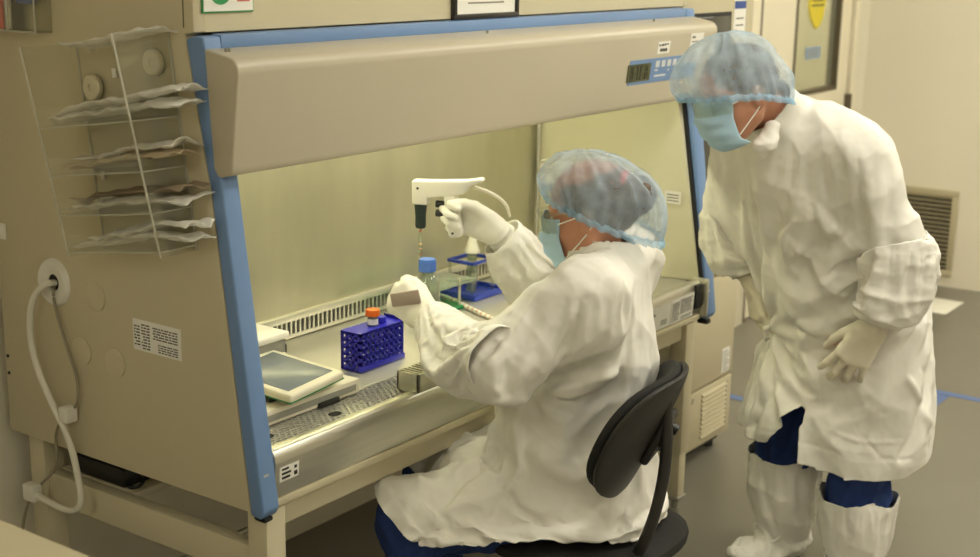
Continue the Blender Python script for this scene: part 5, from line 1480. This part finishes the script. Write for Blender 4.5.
# ------------------------------------------------------------------ what the seated worker holds
WM = Matrix.Translation((wO[0], wO[1], 0)) @ Matrix.Rotation(math.atan2(wf[1], wf[0]), 4, 'Z')
W_ = lambda x, y, z: WM @ V((x, y, z))
pl = -.148
pc = thing('pipette_controller', 'white pistol-grip pipette gun with dark nose cone in the seated worker\'s hand', 'pipette controller', W_(.40, pl, 1.05))
MB().prism([(.318, 1.183), (.35, 1.170), (.365, 1.150), (.455, 1.136), (.488, 1.140), (.490, 1.172), (.482, 1.178), (.420, 1.180), (.36, 1.184), (.322, 1.190)], 'y', pl - .016, pl + .016, .004, 3).xf(WM).build('barrel', M['white'], pc)
MB().prism([(.385, 1.150), (.415, 1.152), (.402, 1.050), (.396, 1.043), (.372, 1.046), (.366, 1.056)], 'y', pl - .014, pl + .014, .005, 3).xf(WM).build('grip', M['white'], pc)
MB().prism([(.452, 1.120), (.490, 1.120), (.491, 1.178), (.452, 1.178)], 'y', pl - .0175, pl + .0175, .005, 3).xf(WM).build('head', M['white'], pc)
MB().lathe([(.011, 0), (.013, .005), (.0128, .030), (.0155, .060), (0, .060)], W_(.472, pl, 1.062)).build('nose_cone', M['dkgreen'], pc)
for z in (1.122, 1.100): MB().cyl(W_(.412, pl, z), W_(.434, pl, z), .0085, n=16).build('trigger_button', M['black'], pc)
MB().cyl(W_(.39, pl + .0135, 1.056), W_(.39, pl + .0152, 1.056), .003, n=10).build('screw', M['black'], pc)
MB().cyl(W_(.475, pl + .017, 1.160), W_(.475, pl + .0185, 1.160), .003, n=10).build('screw', M['black'], pc)
MB().tube([W_(.345, pl - .012, 1.165), W_(.30, pl - .02, 1.150), W_(.268, pl - .025, 1.125), W_(.262, pl - .03, 1.095)], .0045, 8, smooth=2).build('hose', M['cream'], pc)
settle(pc)
sp = thing('serological_pipette', 'slender clear pipette held upright in the pipette gun above the bottle', 'pipette', W_(.472, pl, .90))
MB().lathe([(.0015, .0), (.002, .012), (.0045, .022), (.0045, .150), (.0038, .160), (.0038, .178), (0, .178)], W_(.472, pl, .895)).build('glass_barrel', M['liquid'], sp)
m = MB()
for i in range(9): m.lathe([(.0047, 0), (.0047, .0012)], W_(.472, pl, .925 + i * .012), n=12)
m.lathe([(.0042, 0), (.0042, .006)], W_(.472, pl, 1.052), n=12).build('scale_marks', M['pink'], sp); settle(sp)
bo = thing('media_bottle', 'small clear bottle with a blue screw cap in the seated worker\'s left hand', 'bottle', W_(.425, -.035, .85))
MB().lathe([(0, 0), (.028, .0), (.030, .004), (.030, .092), (.028, .102), (.019, .118), (.0165, .122), (.0165, .134), (.0128, .134), (.0128, .120), (.026, .098), (.028, .09), (.028, .004), (0, .003)], W_(.425, -.035, .862)).build('glass_body', M['liquid'], bo)
cp_ = MB().lathe([(.019, 0), (.0195, .001), (.0195, .026), (.018, .029), (0, .029)], W_(.425, -.035, .985))
for i in range(36):
    a = 2 * math.pi * i / 36; c = W_(.425 + .0194 * math.cos(a), -.035 + .0194 * math.sin(a), .987); cp_.box(c - V((.0007, .0007, 0)), c + V((.0007, .0007, .022)))
cp_.build('screw_cap', M['bluelid'], bo)
lb = MB(); b = bmesh.new(); r0 = []; r1 = []
for i in range(13):
    a = R(20 + 80 * i / 12 - 20); p = (.425 + .0305 * math.cos(a), -.035 + .0305 * math.sin(a))
    r0.append(b.verts.new(W_(p[0], p[1], .915))); r1.append(b.verts.new(W_(p[0], p[1], .950)))
for i in range(12): b.faces.new((r0[i], r0[i + 1], r1[i + 1], r1[i]))
lb._merge(b); lb.build('paper_label', M['paper'], bo); settle(bo)
gp = MB().box((-.034, -.004, -.016), (.034, .004, .016), .003).xf(WM @ Matrix.Translation((.440, .098, .952)) @ Matrix.Rotation(R(12), 4, 'Y')).build('plastic_plate', M['pinkgrey'])
tag(gp, 'small taupe rectangular plate against the seated worker\'s left glove', 'plate')

# ------------------------------------------------------------------ camera and look
cam = bpy.data.cameras.new('camera'); co = bpy.data.objects.new('camera', cam); C.objects.link(co)
yaw, pitch, roll = R(54.507), R(13.7264), R(.944)
fwd = V((math.sin(yaw) * math.cos(pitch), math.cos(yaw) * math.cos(pitch), -math.sin(pitch))); rt = V((math.cos(yaw), -math.sin(yaw), 0)); upv = rt.cross(fwd)
r_ = rt * math.cos(roll) + upv * math.sin(roll); u_ = -rt * math.sin(roll) + upv * math.cos(roll)
mw = Matrix((r_, u_, -fwd)).transposed().to_4x4(); mw.translation = V((-1.774524, -1.748208, 1.72))
co.matrix_world = mw
cam.sensor_width = 36; cam.lens = 1365.3 / 980 * 36; cam.clip_start = .05
cam.dof.use_dof = True; cam.dof.focus_distance = 2.95; cam.dof.aperture_fstop = 4.0
sc = bpy.context.scene; sc.camera = co
wd = bpy.data.worlds.new('world'); sc.world = wd; wd.use_nodes = True
wd.node_tree.nodes['Background'].inputs[0].default_value = (1, .97, .84, 1); wd.node_tree.nodes['Background'].inputs[1].default_value = .05
sc.view_settings.view_transform = 'Standard'; sc.view_settings.look = 'None'; sc.view_settings.gamma = 1; sc.view_settings.use_curve_mapping = False
sc.view_settings.exposure = 0.02
